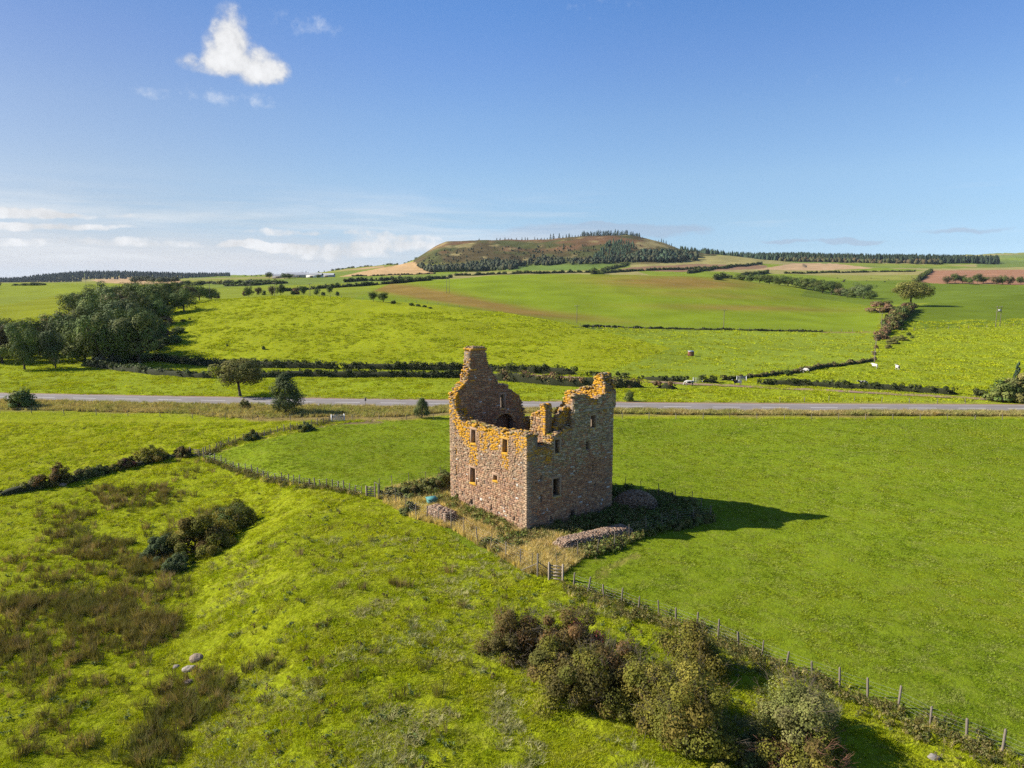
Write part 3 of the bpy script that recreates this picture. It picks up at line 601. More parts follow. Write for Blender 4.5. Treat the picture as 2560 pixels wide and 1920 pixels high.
def face_stones(w, o, ex, nrm, length, face, rng, zmin=-.3, hs=1.0):
    ops = OPEN[w]; res = []; ci = 0; zc = zmin; ztop = max(q[1] for q in PROF[w]) + .3
    e3 = np.array([ex[0], ex[1], 0]); n3 = np.array([nrm[0], nrm[1], 0])
    while zc < ztop:
        sq = zc < 4.6                                                     # squarer, larger coursing low down
        h = rng.uniform(.17, .31) * hs if not sq else rng.uniform(.2, .36) * hs
        s = 0.0
        while s < length - .02:
            wd = rng.uniform(.22, .58) * hs if not sq else rng.uniform(.28, .75) * hs
            if rng.random() < .10: wd *= 1.7
            quoin = face == 'out' and w in 'AB' and s == 0.0
            if quoin: wd = .52 if (ci + (w == 'B')) % 2 else .30
            e = min(s + wd, length)
            if length - e < .16: e = length
            m = (s + e) / 2; zm = zc + h / 2; a, b_ = s, e; t0, t1 = zc, zc + h; s = e
            if zm + .04 > float(prof(w, m)): continue
            if w == 'B' and face == 'out' and m > 5.6 and zc > 10.95: continue
            bad = False
            for op in ops:
                if inside_open(op, m, zm, .02): bad = True; break
                if op[4] == 'a':
                    if any(inside_open(op, ss, zz) for ss in (a, b_) for zz in (t0, t1)): bad = True; break
                    continue
                if t1 > op[2] and t0 < op[3] and b_ > op[0] and a < op[1]:   # trim the block back to the opening
                    cut = [(op[0] - a, 'r'), (b_ - op[1], 'l'), (t1 - op[3], 'b'), (op[2] - t0, 't')]; q = max(cut)
                    if q[0] < .06: bad = True; break
                    if q[1] == 'r': b_ = op[0]
                    elif q[1] == 'l': a = op[1]
                    elif q[1] == 'b': t0 = op[3]
                    else: t1 = op[2]
            if bad or b_ - a < .05 or t1 - t0 < .05: continue
            g = .012
            split = (t1 - t0) > .2 and rng.random() < (.34 if not sq else .16); sf = t0 + (t1 - t0) * rng.uniform(.35, .65)
            cells = [(a, b_, t0, t1)] if not split else [(a, b_, t0, sf - .005), (a, b_, sf + .005, t1)]
            for (a2, b2, u0, u1) in cells:
                proud = rng.uniform(.0, .06) if rng.random() > .08 else -.05
                dz = rng.uniform(-.04, .04) if not sq else rng.uniform(-.015, .015)
                V = stone_verts(np.array([o[0], o[1], 0]), e3, n3, a2 + g, b2 - g, u0 + g + dz, u1 - g + dz, proud if not quoin else .03, rng, rough=.3 if quoin else (1.0 if not sq else .7))
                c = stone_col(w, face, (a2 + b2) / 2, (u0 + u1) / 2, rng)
                if quoin: c = np.array([.40, .285, .185]) * rng.uniform(.88, 1.08)
                L = lichen(w, face, (a2 + b2) / 2, (u0 + u1) / 2, rng)
                res.append((V - TLOC, np.array([*c, L]), (b2 - a2) * (u1 - u0), w))
        zc += h; ci += 1
    return res
def core(w, o, ex, nrm, length, thick, z0, inset=.05):
    """the rubble-and-mortar heart of a wall, with its openings right through it"""
    ops = OPEN[w]; ztop = max(q[1] for q in PROF[w]) + .2
    sl = np.unique(np.concatenate([np.arange(0, length + .01, .19), [length], *[(q[0], q[1]) for q in ops]]).round(3))
    zl = np.unique(np.concatenate([np.arange(z0, ztop, .19), *[(q[2], q[3]) for q in ops if q[2] > z0]]).round(3))
    sl = sl[np.concatenate([[True], np.diff(sl) > .02])]; zl = zl[np.concatenate([[True], np.diff(zl) > .02])]
    sc, zc = (sl[:-1] + sl[1:]) / 2, (zl[:-1] + zl[1:]) / 2; SS, ZZ = np.meshgrid(sc, zc, indexing='ij')
    fill = ZZ < prof(w, SS) - .05
    for op in ops: fill &= ~inside_open(op, SS, ZZ)
    n3 = np.array([nrm[0], nrm[1], 0]); e3 = np.array([ex[0], ex[1], 0]); o3 = np.array([o[0], o[1], 0]) - TLOC
    ns, nz = len(sl), len(zl); grid = o3 + e3 * sl[:, None, None] + np.array([0, 0, 1.0]) * zl[None, :, None]
    V = np.concatenate([(grid - n3 * inset).reshape(-1, 3), (grid - n3 * (thick - inset)).reshape(-1, 3)]); off = ns * nz
    I = lambda i, j: i * nz + j
    Q = []
    f = np.pad(fill, 1)
    for i in range(ns - 1):
        for j in range(nz - 1):
            if not fill[i, j]: continue
            a, b_, c, d = I(i, j), I(i + 1, j), I(i + 1, j + 1), I(i, j + 1)
            Q.append((a, b_, c, d)); Q.append((a + off, d + off, c + off, b_ + off))
            if not f[i, j + 1]: Q.append((a, d, d + off, a + off))
            if not f[i + 2, j + 1]: Q.append((b_, b_ + off, c + off, c))
            if not f[i + 1, j]: Q.append((a, a + off, b_ + off, b_))
            if not f[i + 1, j + 2]: Q.append((d, c, c + off, d + off))
    return V, np.array(Q)
def loose(c, r, rng, e=(1, .75, .55), tl=.5):
    """one tumbled stone: eight jittered corners, turned any way up"""
    B = np.array([(i, j, k) for k in (-1, 1) for j in (-1, 1) for i in (-1, 1)], float) * np.array(e) * r * rng.uniform(.62, 1.15, (8, 3))
    a, t = rng.uniform(0, 6.28), rng.uniform(-tl, tl); ca, sa, ct, st = math.cos(a), math.sin(a), math.cos(t), math.sin(t)
    M = np.array([[ca, -sa, 0], [sa, ca, 0], [0, 0, 1]]) @ np.array([[1, 0, 0], [0, ct, -st], [0, st, ct]])
    return np.asarray(c) + B @ M.T
LOOSE_Q = [(0, 2, 3, 1), (4, 5, 7, 6), (0, 1, 5, 4), (2, 6, 7, 3), (0, 4, 6, 2), (1, 3, 7, 5)]
M_DRESS = M_STONE
def dressed(name, w, o, ex, nrm, parent, s0, s1, z0, z1, proud, deep, col, L, rng):
    V = stone_verts(np.array([o[0], o[1], 0]), np.array([*ex, 0]), np.array([*nrm, 0]), s0, s1, z0, z1, proud, rng, depth=deep, rough=.35) - TLOC
    me = mesh_from(name, V, [STONE_Q], {'scol': np.tile(np.array([*col, L]), (12, 1))}); return add(name, me, M_DRESS, parent)
def build_tower():
    rng = np.random.default_rng(11)
    walls = {'A': (N0, DA, -DB, LA), 'B': (N0, DB, -DA, LB), 'C': (Lc, DB, DA, LB), 'D': (Rc, DA, DB, LA)}
    lab = {'A': 'sunlit wall streaked with orange lichen', 'B': 'shaded grey brown wall with broken top', 'C': 'gable wall rising to a tall chimney stack', 'D': 'broken back wall crusted with orange lichen'}
    allst = []; wobj = {}
    for w, (o, ex, nr, ln) in walls.items():
        V, Q = core(w, o, ex, nr, ln, WT, -.35); me = mesh_from('wall', V, [Q]); wobj[w] = add('wall', me, M_MORTAR, TOWER, label=lab[w])
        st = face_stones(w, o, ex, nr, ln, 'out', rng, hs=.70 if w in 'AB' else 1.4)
        oi = o - nr * WT; st2 = face_stones(w, oi, ex, -nr, ln, 'in', rng, zmin=-.3 if w in 'CD' else 2.0, hs=.85 if w in 'CD' else 1.4)
        keep = [s for s in st] if w in 'AB' else []
        PICK.extend(keep); rest = st2 + ([] if w in 'AB' else st); allst.append((w, rest))
    # parapet on its string course
    po, pl = N0 + DB * 5.6 - DA * .14, LB + .16 - 5.6
    V, Q = core('P', po, DB, -DA, pl, .5, 10.95); par = add('parapet', mesh_from('parapet', V, [Q]), M_MORTAR, TOWER, label='parapet with broken top above a string course')
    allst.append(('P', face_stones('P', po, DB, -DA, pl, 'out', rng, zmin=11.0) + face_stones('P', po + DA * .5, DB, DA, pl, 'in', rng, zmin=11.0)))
    extra = {}
    for key, eo, ee, en, el_, et, ez in (('E', N0 + DB * 3.0 + DA * 1.0, DA, -DB, 2.5, .8, -.3), ('G', N0 + DB * 3.9 + DA * .5, DB, -DA, 1.75, .75, 8.8)):
        V, Q = core(key, eo, ee, en, el_, et, ez); extra[key] = add('inner_wall', mesh_from('inner_wall', V, [Q]), M_MORTAR, TOWER, label='upright fragment of inner wall crusted with lichen' if key == 'E' else 'ragged inner half of the shaded wall')
        allst.append((key, face_stones(key, eo, ee, en, el_, 'out', rng, zmin=max(ez, 5.5), hs=.85) + face_stones(key, eo - en * et, ee, -en, el_, 'in', rng, zmin=max(ez, 5.5), hs=.85)))
        walls[key] = (eo, ee, en, el_)
    allst.append(('E', face_stones('X', N0 + DB * 3.0 + DA * 1.0, DB, -DA, .8, 'out', rng, zmin=5.5, hs=.85)))
    k = 0
    for s in np.arange(5.6, LB, .78):
        dressed('string_course', 'B', N0, DB, -DA, par, s + .005, min(s + .77, LB + .12), 10.86, 11.02, .20, .3, np.array([.27, .235, .18]) * rng.uniform(.85, 1.15), .25, rng)
    # the 300 largest stones of the two walls in view stand alone; the rest of the facing is one piece a wall
    PICK.sort(key=lambda q: -q[2]); lone, rest = PICK[:300], PICK[300:]
    for V, c, a, w in lone:
        add('stone', mesh_from('stone', V, [STONE_Q], {'scol': np.tile(c, (12, 1))}), M_STONE, wobj[w])
    wobj.update(extra)
    for w in 'ABCDPEG':
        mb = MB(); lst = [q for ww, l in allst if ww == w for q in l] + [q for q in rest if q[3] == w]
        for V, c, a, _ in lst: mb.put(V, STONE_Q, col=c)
        # tumbled stones along the broken wall head and down its stepped ends
        o, ex, nr, ln = walls[w] if w != 'P' else (po, DB, -DA, pl)
        thick = {'P': .5, 'E': .8, 'G': .75}.get(w, WT); p = PROF[w]; ss = np.linspace(0, ln, int(ln / .05)); zz = prof(w, ss)
        d = np.concatenate([[0], np.cumsum(np.hypot(np.diff(ss), np.diff(zz)))])
        for q in np.arange(0, d[-1], .21):
            s, z = float(np.interp(q, d, ss)), float(np.interp(q, d, zz))
            for t in np.arange(.1, thick, .27):
                r = rng.uniform(.09, .20) * (.6 if w == 'C' and 1.8 < s < 4.1 else 1); tt = t + rng.uniform(-.1, .1)
                c = np.array([*(o + ex * (s + rng.uniform(-.05, .05)) - nr * tt), z - .03 + rng.uniform(-.06, .06)]) - TLOC
                L = {'A': .62, 'B': .35, 'C': .2, 'D': .60, 'P': .45, 'E': .6, 'G': .5}[w] + rng.uniform(-.5, .3)
                if w == 'C' and (s < 2.1): L += .5
                L = np.clip(L, 0, 1); cc = (TAN if rng.random() < .5 else GRY)[rng.integers(5)] * rng.uniform(.75, 1.0)
                mb.put(loose(c, r * 1.05, rng, (1.15, .8, .42), .22), LOOSE_Q, col=np.array([*cc, L]))
        m = add('masonry', mb.mesh('masonry'), M_STONE, wobj.get(w, par)); m['kind'] = 'stuff'
    # capping and moulded courses of the chimney
    for s0, s1, z0, z1, pr in ((1.9, 3.98, 16.18, 16.36, .13), (1.88, 2.6, 14.05, 14.22, .14), (1.7, 2.4, 12.9, 13.05, .1)):
        dressed('chimney_cope', 'C', Lc - DA * WT, DB, -DA, wobj['C'], s0, s1, z0, z1, pr, WT + .14, (.38, .32, .22), .75, rng)
    # window surrounds
    names = {0: 'upper window over the lichen streak', 1: 'upper window near the corner', 2: 'tall lower window with lichened sill', 3: 'small square window'}
    for w in 'ABCD':
        o, ex, nr, ln = walls[w]
        if w in 'CD': o, nr2 = o - nr * WT, -nr
        else: nr2 = nr
        for i, (s0, s1, z0, z1, kd) in enumerate(OPEN[w]):
            if kd != 'w': continue
            win = bpy.data.objects.new('window', None); COL.objects.link(win); win.parent = TOWER; win.empty_display_size = .2
            if w == 'A': win['label'] = names[i]
            L = lichen(w, 'out' if w in 'AB' else 'in', (s0 + s1) / 2, z0, rng)
            col = np.array((.37, .245, .165) if w == 'A' else (.30, .225, .16)); d = .34; jw = .15
            for a, b_ in ((s0 - jw, s0 + .03), (s1 - .03, s1 + jw)):
                dressed('jamb', w, o, ex, nr2, win, a, b_, z0, z1, .045, d, col * rng.uniform(.9, 1.1), L * .6, rng)
            dressed('lintel', w, o, ex, nr2, win, s0 - .24, s1 + .24, z1 - .02, z1 + .24, .05, d, col * .92, L * .7, rng)
            dressed('sill', w, o, ex, nr2, win, s0 - .1, s1 + .1, z0 - .17, z0 + .02, .16 if (w == 'B' and i == 0) else .07, d, (.36, .30, .19), .85 if w == 'A' else .45, rng)
    # the arched recess is closed at the back
    V = [np.array([*(Lc - DA * .3 + DB * s), z]) - TLOC for s, z in ((4.9, 6.2), (7.8, 6.2), (7.8, 9.2), (4.9, 9.2))]
    mb = MB(); e = np.array([*DA, 0]) * .12
    mb.put([*(q - e for q in V), *(q + e for q in V)], [(0, 1, 2, 3), (4, 7, 6, 5), (0, 4, 5, 1), (1, 5, 6, 2), (2, 6, 7, 3), (3, 7, 4, 0)])
    add('recess_back', mb.mesh('recess_back'), M_MORTAR, TOWER)
    r0, r1 = 1.225, 1.48
    for k in range(13):                                                   # voussoirs
        t0, t1 = math.pi * k / 13, math.pi * (k + .93) / 13; c = 6.325; zc = 7.95
        P = [(c + math.cos(t) * r * 1.0, zc + math.sin(t) * r * .78) for r in (r0, r1) for t in (t0, t1)]
        oi = Lc - DA * WT; V = [np.array([*(oi + DB * s + DA * dd), z]) - TLOC for dd in (-.05, .4) for s, z in P]
        add('voussoir', mesh_from('voussoir', V, [[(0, 1, 3, 2), (4, 6, 7, 5), (0, 4, 5, 1), (2, 3, 7, 6), (0, 2, 6, 4), (1, 5, 7, 3)]], {'scol': np.tile(np.array([.36, .27, .17, .45]), (8, 1))}), M_STONE, wobj['C'])
build_tower()

# ------------------------------------------------------------------ foliage
def unit(a): return a / (np.linalg.norm(a, axis=-1, keepdims=True) + 1e-9)
def leaf_cloud(cent, rad, cnt, size, col, rng, flat=.85, outward=.6, var=.22, cvar=.16, shell=.5, aspect=.42, heart=None, hk=.55):
    """leaf-sized faces spread through clumps; every clump has its own tone"""
    cent = np.asarray(cent, float); rad = np.broadcast_to(np.asarray(rad, float), (len(cent),)); cnt = np.broadcast_to(np.asarray(cnt), (len(cent),))
    idx = np.repeat(np.arange(len(cent)), cnt); n = len(idx)
    d = unit(rng.normal(size=(n, 3))); r = rad[idx] * (shell + (1 - shell) * rng.random(n) ** .5)
    p = cent[idx] + d * r[:, None] * np.array([1, 1, flat])
    nn = unit(outward * d + (1 - outward) * unit(rng.normal(size=(n, 3))) + np.array([0, 0, .22]))
    if heart is not None: nn = unit(nn + hk * unit(p - np.asarray(heart)))
    t1 = unit(np.cross(nn, rng.normal(size=(n, 3)))); t2 = np.cross(nn, t1); s = size * (.45 + 1.2 * rng.random(n) ** 1.5)
    V = np.stack([p + t1 * (s * .55)[:, None], p + t2 * (s * aspect)[:, None], p - t1 * (s * .55)[:, None], p - t2 * (s * aspect)[:, None]], 1).reshape(-1, 3)
    col = np.asarray(col, float); col = col if col.ndim == 2 else col[None]
    cc = col[rng.integers(len(col), size=len(cent))] * rng.uniform(1 - cvar, 1 + cvar, (len(cent), 1))
    c = cc[idx] * rng.uniform(1 - var, 1 + var, (n, 1))
    Q = np.arange(4 * n).reshape(-1, 4)
    return V, Q, np.repeat(c, 4, 0)
def limb(mb, p0, p1, r0, r1, rng, bend=.12, seg=4, k=5):
    p0, p1 = np.asarray(p0, float), np.asarray(p1, float); L = np.linalg.norm(p1 - p0); P = [p0 + (p1 - p0) * t + rng.normal(size=3) * L * bend * (0 if t in (0, 1) else .5) for t in np.linspace(0, 1, seg)]
    mb.tube(P, np.linspace(r0, r1, seg), k); return P
OAK = [(0.084, 0.122, 0.028), (0.105, 0.138, 0.031), (0.072, 0.105, 0.031), (0.122, 0.138, 0.036)]
ASH = [(0.123, 0.162, 0.056), (0.148, 0.175, 0.076), (0.103, 0.139, 0.049)]
THORN = [(0.166, 0.158, 0.044), (0.133, 0.141, 0.040), (0.193, 0.166, 0.052), (0.113, 0.121, 0.037)]
RUST = [(0.212, 0.124, 0.069), (0.171, 0.121, 0.052), (0.182, 0.097, 0.060), (0.141, 0.129, 0.048)]
GORSE = [(0.072, 0.117, 0.044), (0.093, 0.129, 0.052), (0.060, 0.093, 0.044)]
OLIVE = [(0.161, 0.161, 0.040), (0.145, 0.149, 0.040), (0.185, 0.172, 0.044), (0.121, 0.129, 0.037)]
FIR = [(0.052, 0.085, 0.048), (0.064, 0.097, 0.052), (0.044, 0.072, 0.044)]
def tree_mesh(kind, seed, pal, leaves=4200, size=.034):
    rng = np.random.default_rng(seed); mb = MB()
    if kind in ('broad', 'round', 'tall'):
        cz, rx, rz, base = {'broad': (.53, .44, .40, .10), 'round': (.62, .46, .30, .26), 'tall': (.55, .42, .40, .14)}[kind]
        k = {'broad': 40, 'round': 46, 'tall': 40}[kind]; C = []; Rr = []
        for i in range(k):
            d = unit(rng.normal(size=3)); f = rng.uniform(.55, 1.0) if i % 4 else rng.uniform(.1, .5)
            lump = 1 + .16 * math.sin(3 * math.atan2(d[1], d[0]) + seed) + rng.uniform(-.12, .12)
            C.append((d[0] * rx * f * lump, d[1] * rx * f * lump, cz + d[2] * rz * f * lump)); Rr.append(rng.uniform(.12, .20))
        C = np.array(C); tp = np.array([rng.normal() * .006, rng.normal() * .006, base + .18])
        mb.tube([(0, 0, -.03), (0, 0, .06), tp * np.array([1, 1, .6]), tp], [.040, .028, .024, .02], 7)
        for i in rng.choice(k, 12, replace=False): limb(mb, tp * np.array([1, 1, rng.uniform(.65, 1)]), C[i], .014, .004, rng)
        V, Q, c = leaf_cloud(C, Rr, leaves // k, size, pal, rng, outward=.8, shell=.72, cvar=.40, heart=(0, 0, cz - .1), hk=.6)
    elif kind == 'egg':
        C, Rr = [], []
        for i in range(64):
            t = rng.random() ** .8; z = .08 + .86 * t; w = .40 * math.sin(math.pi * min(1, (t * .82 + .22))) ** .8 * (1 - .12 * t); a = rng.uniform(0, 6.28); f = rng.uniform(.55, 1)
            C.append((math.cos(a) * w * f, math.sin(a) * w * f, z)); Rr.append(rng.uniform(.11, .17))
        C = np.array(C); mb.tube([(0, 0, -.03), (0, 0, .3), (.01, 0, .8)], [.035, .025, .008], 6)
        for i in range(0, 64, 5): limb(mb, (0, 0, C[i][2] * .6), C[i], .010, .003, rng)
        V, Q, c = leaf_cloud(C, Rr, leaves // 64, size, pal, rng, outward=.8, shell=.7, cvar=.25, heart=(0, 0, .4), hk=.5)
    elif kind == 'bush':
        C, Rr = [], []
        for i in range(34):
            a = rng.uniform(0, 6.28); e = math.asin(rng.uniform(0, 1)); f = rng.uniform(.55, 1.0); l = 1 + .22 * math.sin(2 * a + seed) * math.cos(e)
            C.append((math.cos(a) * math.cos(e) * .40 * f * l, math.sin(a) * math.cos(e) * .40 * f * l, .10 + .72 * math.sin(e) * f)); Rr.append(rng.uniform(.10, .17))
        C = np.array(C)
        for i in range(0, 34, 3): limb(mb, (rng.normal() * .03, rng.normal() * .03, -.05), C[i], .022, .005, rng)
        V, Q, c = leaf_cloud(C, Rr, leaves // 34, size, pal, rng, outward=.75, shell=.7, cvar=.25, heart=(0, 0, .1), hk=.5)
        V[:, 2] = np.maximum(V[:, 2], -.02)
    else:  # conifer
        mb.tube([(0, 0, -.04), (0, 0, .5), (0, 0, 1)], [.03, .02, .003], 5); C, Rr = [], []
        for i in range(70):
            t = rng.random() ** 1.2; a = rng.uniform(0, 6.28); w = .24 * (1 - t) ** .85 + .015; C.append((math.cos(a) * w, math.sin(a) * w, .10 + .86 * t)); Rr.append(.035 + .06 * (1 - t))
        V, Q, c = leaf_cloud(C, Rr, leaves // 70, size, pal, rng, flat=.6)
    return mb.mesh('trunk'), mesh_from('crown', V, [Q], {'lcol': c})
TREES = {}
def lib(key, kind, seed, pal, leaves=4200, size=.034):
    TREES[key] = tree_mesh(kind, seed, pal, leaves, size)
for i in range(4): lib('oak%d' % i, 'broad', 20 + i, OAK, 8200, .029)
for i in range(2): lib('ash%d' % i, 'tall', 40 + i, ASH, 8200, .029)
lib('rusty', 'broad', 51, [(0.136, 0.106, 0.048), (0.115, 0.099, 0.045), (0.096, 0.096, 0.038)], 5200, .036)
lib('road_tree', 'round', 61, [(0.160, 0.162, 0.036), (0.132, 0.150, 0.036), (0.185, 0.175, 0.044)], 15000, .026)
lib('egg', 'egg', 62, [(0.099, 0.128, 0.042), (0.083, 0.112, 0.035), (0.118, 0.141, 0.054)], 9000, .030)
for i in range(3): lib('bush%d' % i, 'bush', 70 + i, [OAK, THORN, ASH][i], 3800, .050)
lib('bush_rust', 'bush', 75, RUST, 3800, .050); lib('bush_gorse', 'bush', 76, GORSE, 4600, .040); lib('bush_willow', 'bush', 77, [(0.136, 0.147, 0.088), (0.120, 0.136, 0.072)], 3800, .05)
for i in range(3): lib('fir%d' % i, 'conifer', 80 + i, FIR, 1400, .05)
def plant(key, pos, w, h, label, cat, group=None, name=None, rz=None, rng=random.Random(4), dw=None, sink=.0):
    tr, cr = TREES[key]
    t = thing(name or 'tree', label, cat, (pos[0], pos[1], pos[2] - sink), rng.uniform(0, 6.28) if rz is None else rz, group, (w, dw or w * rng.uniform(.9, 1.1), h))
    small = key.startswith('bush')
    o = bpy.data.objects.new('stems' if small else 'trunk', tr); COL.objects.link(o); o.parent = t
    if not tr.materials: tr.materials.append(M_BARK)
    o = bpy.data.objects.new('foliage' if small else 'crown', cr); COL.objects.link(o); o.parent = t
    if not cr.materials: cr.materials.append(M_LEAF)
    return t
def mpp(p): return math.hypot(p[0], p[1]) / F * .985          # metres in one photograph pixel at that point

# the wood on the left: (pixel column, distance, height, width, kind)
rr = random.Random(12)
WOOD = [(62, 186, 13, 8.5, 'oak0'), (140, 189, 12, 7, 'ash0'), (262, 193, 17, 12, 'oak1'), (350, 195, 16.5, 12, 'oak2'), (8, 200, 14, 10, 'rusty'), (195, 208, 15, 12, 'oak3'), 
        (110, 220, 13, 11, 'rusty'), (300, 216, 16, 13, 'ash1'), (352, 212, 15, 12, 'oak1'), (235, 232, 16, 13, 'oak2'), (335, 238, 17, 14, 'ash0'), (378, 232, 12, 11, 'oak3'),  (160, 246, 14, 12, 'rusty'),
        (270, 256, 16, 13, 'oak0'), (365, 262, 15, 13, 'oak1'), (408, 262, 10, 10, 'oak2'), (320, 280, 15, 13, 'rusty'), (400, 288, 14, 13, 'oak3'), (230, 285, 15, 12, 'oak1'), (470, 290, 10, 10, 'oak0'), (360, 306, 13, 12, 'oak2'), (290, 310, 14, 13, 'ash0'),
        (430, 318, 12, 11, 'oak3'), (480, 326, 10, 10, 'rusty'), (255, 335, 13, 12, 'oak0'), (340, 342, 13, 12, 'oak1'), (510, 345, 8.5, 9, 'oak2'), (400, 352, 12, 12, 'oak0'), (460, 360, 11, 11, 'oak1'), (200, 318, 12, 11, 'oak2'), (540, 362, 7, 8, 'oak3'), (15, 232, 12, 10, 'oak2'), (85, 204, 13, 11, 'oak1'), (215, 198, 13, 11, 'oak0'), (310, 201, 13, 12, 'oak3'), (165, 222, 14, 12, 'oak2'), (60, 214, 13, 11, 'oak3'), (-60, 205, 15, 11, 'oak1'), (-120, 215, 15, 12, 'oak3')]
for i, (u, Y, h, w, k) in enumerate(WOOD):
    if i < 2: lab = 'slender tree with bare lower trunk at the open end of the wood'; g = 'slender trees at the end of the wood'
    elif k == 'rusty': lab = 'rust tinged tree inside the dark wood beside the hill pasture'; g = 'rusty trees of the wood'
    elif k.startswith('ash'): lab = 'paler grey green tree inside the dark wood beside the hill pasture'; g = 'paler trees of the wood'
    else: lab = 'dark leafy tree in the dense wood beside the hill pasture'; g = 'dark trees of the wood'
    plant(k, along(u, Y), w * 1.16, h, lab, 'tree', g, sink=.2)
plant('bush_willow', along(272, 196), 8.5, 9, 'pale silvery willow bush in front of the dark wood', 'bush', name='willow_bush')
for u, Y, h, w, k in ((338, 203, 4.5, 9, 'bush1'), (385, 224, 5, 9, 'bush1'), (408, 240, 5.5, 8, 'bush_rust'), (420, 262, 5, 8, 'bush_rust'), (436, 232, 4, 9, 'bush0'), (452, 246, 3, 7, 'bush0'), (300, 199, 5, 7, 'bush0')):
    plant(k, along(u, Y), w, h, {'bush1': 'low olive scrub bush along the edge of the wood', 'bush_rust': 'russet scrub bush along the edge of the wood', 'bush0': 'dark green scrub bush along the edge of the wood'}[k], 'bush', 'scrub along the wood edge', name='scrub_bush')
# trees and bushes by the road
p = hit(600, 990); plant('road_tree', p, 122 * mpp(p), 90 * mpp(p), 'round headed olive tree with spreading crown on the far side of the road', 'tree', rz=.6)
p = hit(715, 1034); plant('egg', p, 100 * mpp(p), 102 * mpp(p), 'bushy upright green tree on the verge covering part of the road', 'tree', rz=1.0)
p = hit(1055, 1046); plant('egg', p, 52 * mpp(p), 54 * mpp(p), 'small round green tree on the verge close to the chimney gable', 'tree', rz=2.4)
p = hit(58, 1020); plant('bush0', p, 70 * mpp(p), 54 * mpp(p), 'dark green bush on the verge hiding the road beside the scrubby bank', 'bush', name='verge_bush')
p = hit(1573, 1003); plant('bush0', p, 32 * mpp(p), 36 * mpp(p), 'small solitary bush on the strip beyond the road right of the ruin', 'bush', name='small_bush')
p = hit(612, 1022); plant('bush1', p, 26 * mpp(p), 32 * mpp(p), 'small thorn shrub standing on the verge beneath the round headed tree', 'shrub', name='thorn_shrub')
for u, v, w, h, k, lab in ((2505, 1003, 78, 62, 'bush0', 'large dark bush beside the field gate by the track end'), (2550, 1003, 90, 72, 'bush1', 'large olive bush beside the field gate by the track end'), (2590, 1003, 90, 76, 'bush0', 'large dark bush beside the field gate by the track end')):
    p = hit(u, v); plant(k, p, w * mpp(p), h * mpp(p), lab, 'bush', 'bushes by the field gate' if k == 'bush0' else None, name='roadside_bush')
p = hit(2537, 1000); plant('fir0', p, 42 * mpp(p), 84 * mpp(p), 'small fir poking out of the bushes beside the field gate', 'fir', name='fir_tree')
# single trees in the fields
p = hit(2277, 767); plant('road_tree', p, 78 * mpp(p), 58 * mpp(p), 'broad solitary tree casting a long shadow at the top of the boundary hedge', 'tree', rz=.2)
p = hit(2203, 781); plant('bush_rust', p, 60 * mpp(p), 34 * mpp(p), 'reddish brown thicket at the corner of the sown field', 'bush', name='thicket')
# the copse behind the brow of the sown field
for i, (u, Y, w, h, k) in enumerate(((1838, 720, 11, 8, 'oak0'), (1862, 712, 13, 9, 'oak1'), (1888, 706, 14, 10, 'oak2'), (1912, 700, 14, 10, 'oak3'), (1936, 694, 14, 10, 'oak0'), (1958, 690, 15, 10.5, 'oak2'), (1978, 684, 14, 11, 'oak1'), (2002, 676, 15, 12, 'oak3'), (2022, 668, 14, 12, 'oak0'), (2044, 640, 16, 13, 'oak1'), (2066, 630, 17, 13, 'oak2'),
        (2090, 610, 12, 9, 'rusty'), (2106, 590, 11, 8, 'ash0'), (2125, 580, 12, 9, 'oak0'), (2146, 560, 16, 13, 'ash1'), (2162, 548, 11, 8, 'oak3'), (1808, 735, 9, 6, 'bush0'))):
    plant(k, along(u, Y), w * 1.2, h, 'rounded tree in the dark copse along the brow of the sown field', 'tree', 'copse along the sown field', sink=.3)
for u in (2350, 2368, 2386, 2404, 2422, 2440, 2466, 2484, 2504, 2526, 2548, 2574):
    plant(rr.choice(['oak0', 'oak1', 'oak2', 'rusty']), along(u + rr.uniform(-4, 4), rr.uniform(835, 865)), rr.uniform(11, 15), rr.uniform(9, 13), 'dark round tree in the row below the ploughed red field', 'tree', 'tree row below the ploughed field')
for u, v, w, h in ((938, 757, 28, 27), (963, 759, 32, 27)):
    p = hit(u, v); plant('oak2', along(u, min(p[1] + 8, 345)), w * mpp(p), h * mpp(p), 'dark thorn tree on the skyline of the hill pasture', 'tree', 'pair of thorn trees on the pasture brow')
for u, v, w, h in ((988, 763, 22, 12), (1032, 768, 20, 10), (1048, 770, 18, 9), (1064, 772, 16, 8), (1078, 775, 14, 6)):
    p = hit(u, v); plant('bush0', along(u, min(p[1] + 6, 340)), w * mpp(p), h * mpp(p), 'low dark bush on the brow of the hill pasture', 'bush', 'bushes on the pasture brow', name='thorn_bush')
for u, v, w, h, k in ((622, 748, 14, 12, 'bush_rust'), (632, 747, 24, 22, 'oak0'), (657, 746, 20, 19, 'rusty'), (670, 746, 12, 12, 'bush0'), (690, 744, 22, 24, 'rusty'), (711, 743, 26, 27, 'oak1'), (740, 741, 14, 10, 'bush0'), (748, 741, 24, 18, 'bush_rust'), (766, 739, 17, 20, 'oak3'), (800, 736, 18, 15, 'oak0'), (815, 735, 16, 8, 'bush0'), (832, 748, 17, 18, 'oak2'), (850, 733, 14, 10, 'bush0'), (553, 748, 18, 11, 'bush_rust'), (534, 748, 20, 15, 'oak1')):
    pp = along(u, 405 + (u % 7) * 8); plant(k, pp, w * mpp(pp), h * mpp(pp) + 1.0, 'small autumn tinted tree in the hedge line behind the pasture brow', 'tree', 'hedge trees behind the pasture brow', name='hedge_tree')
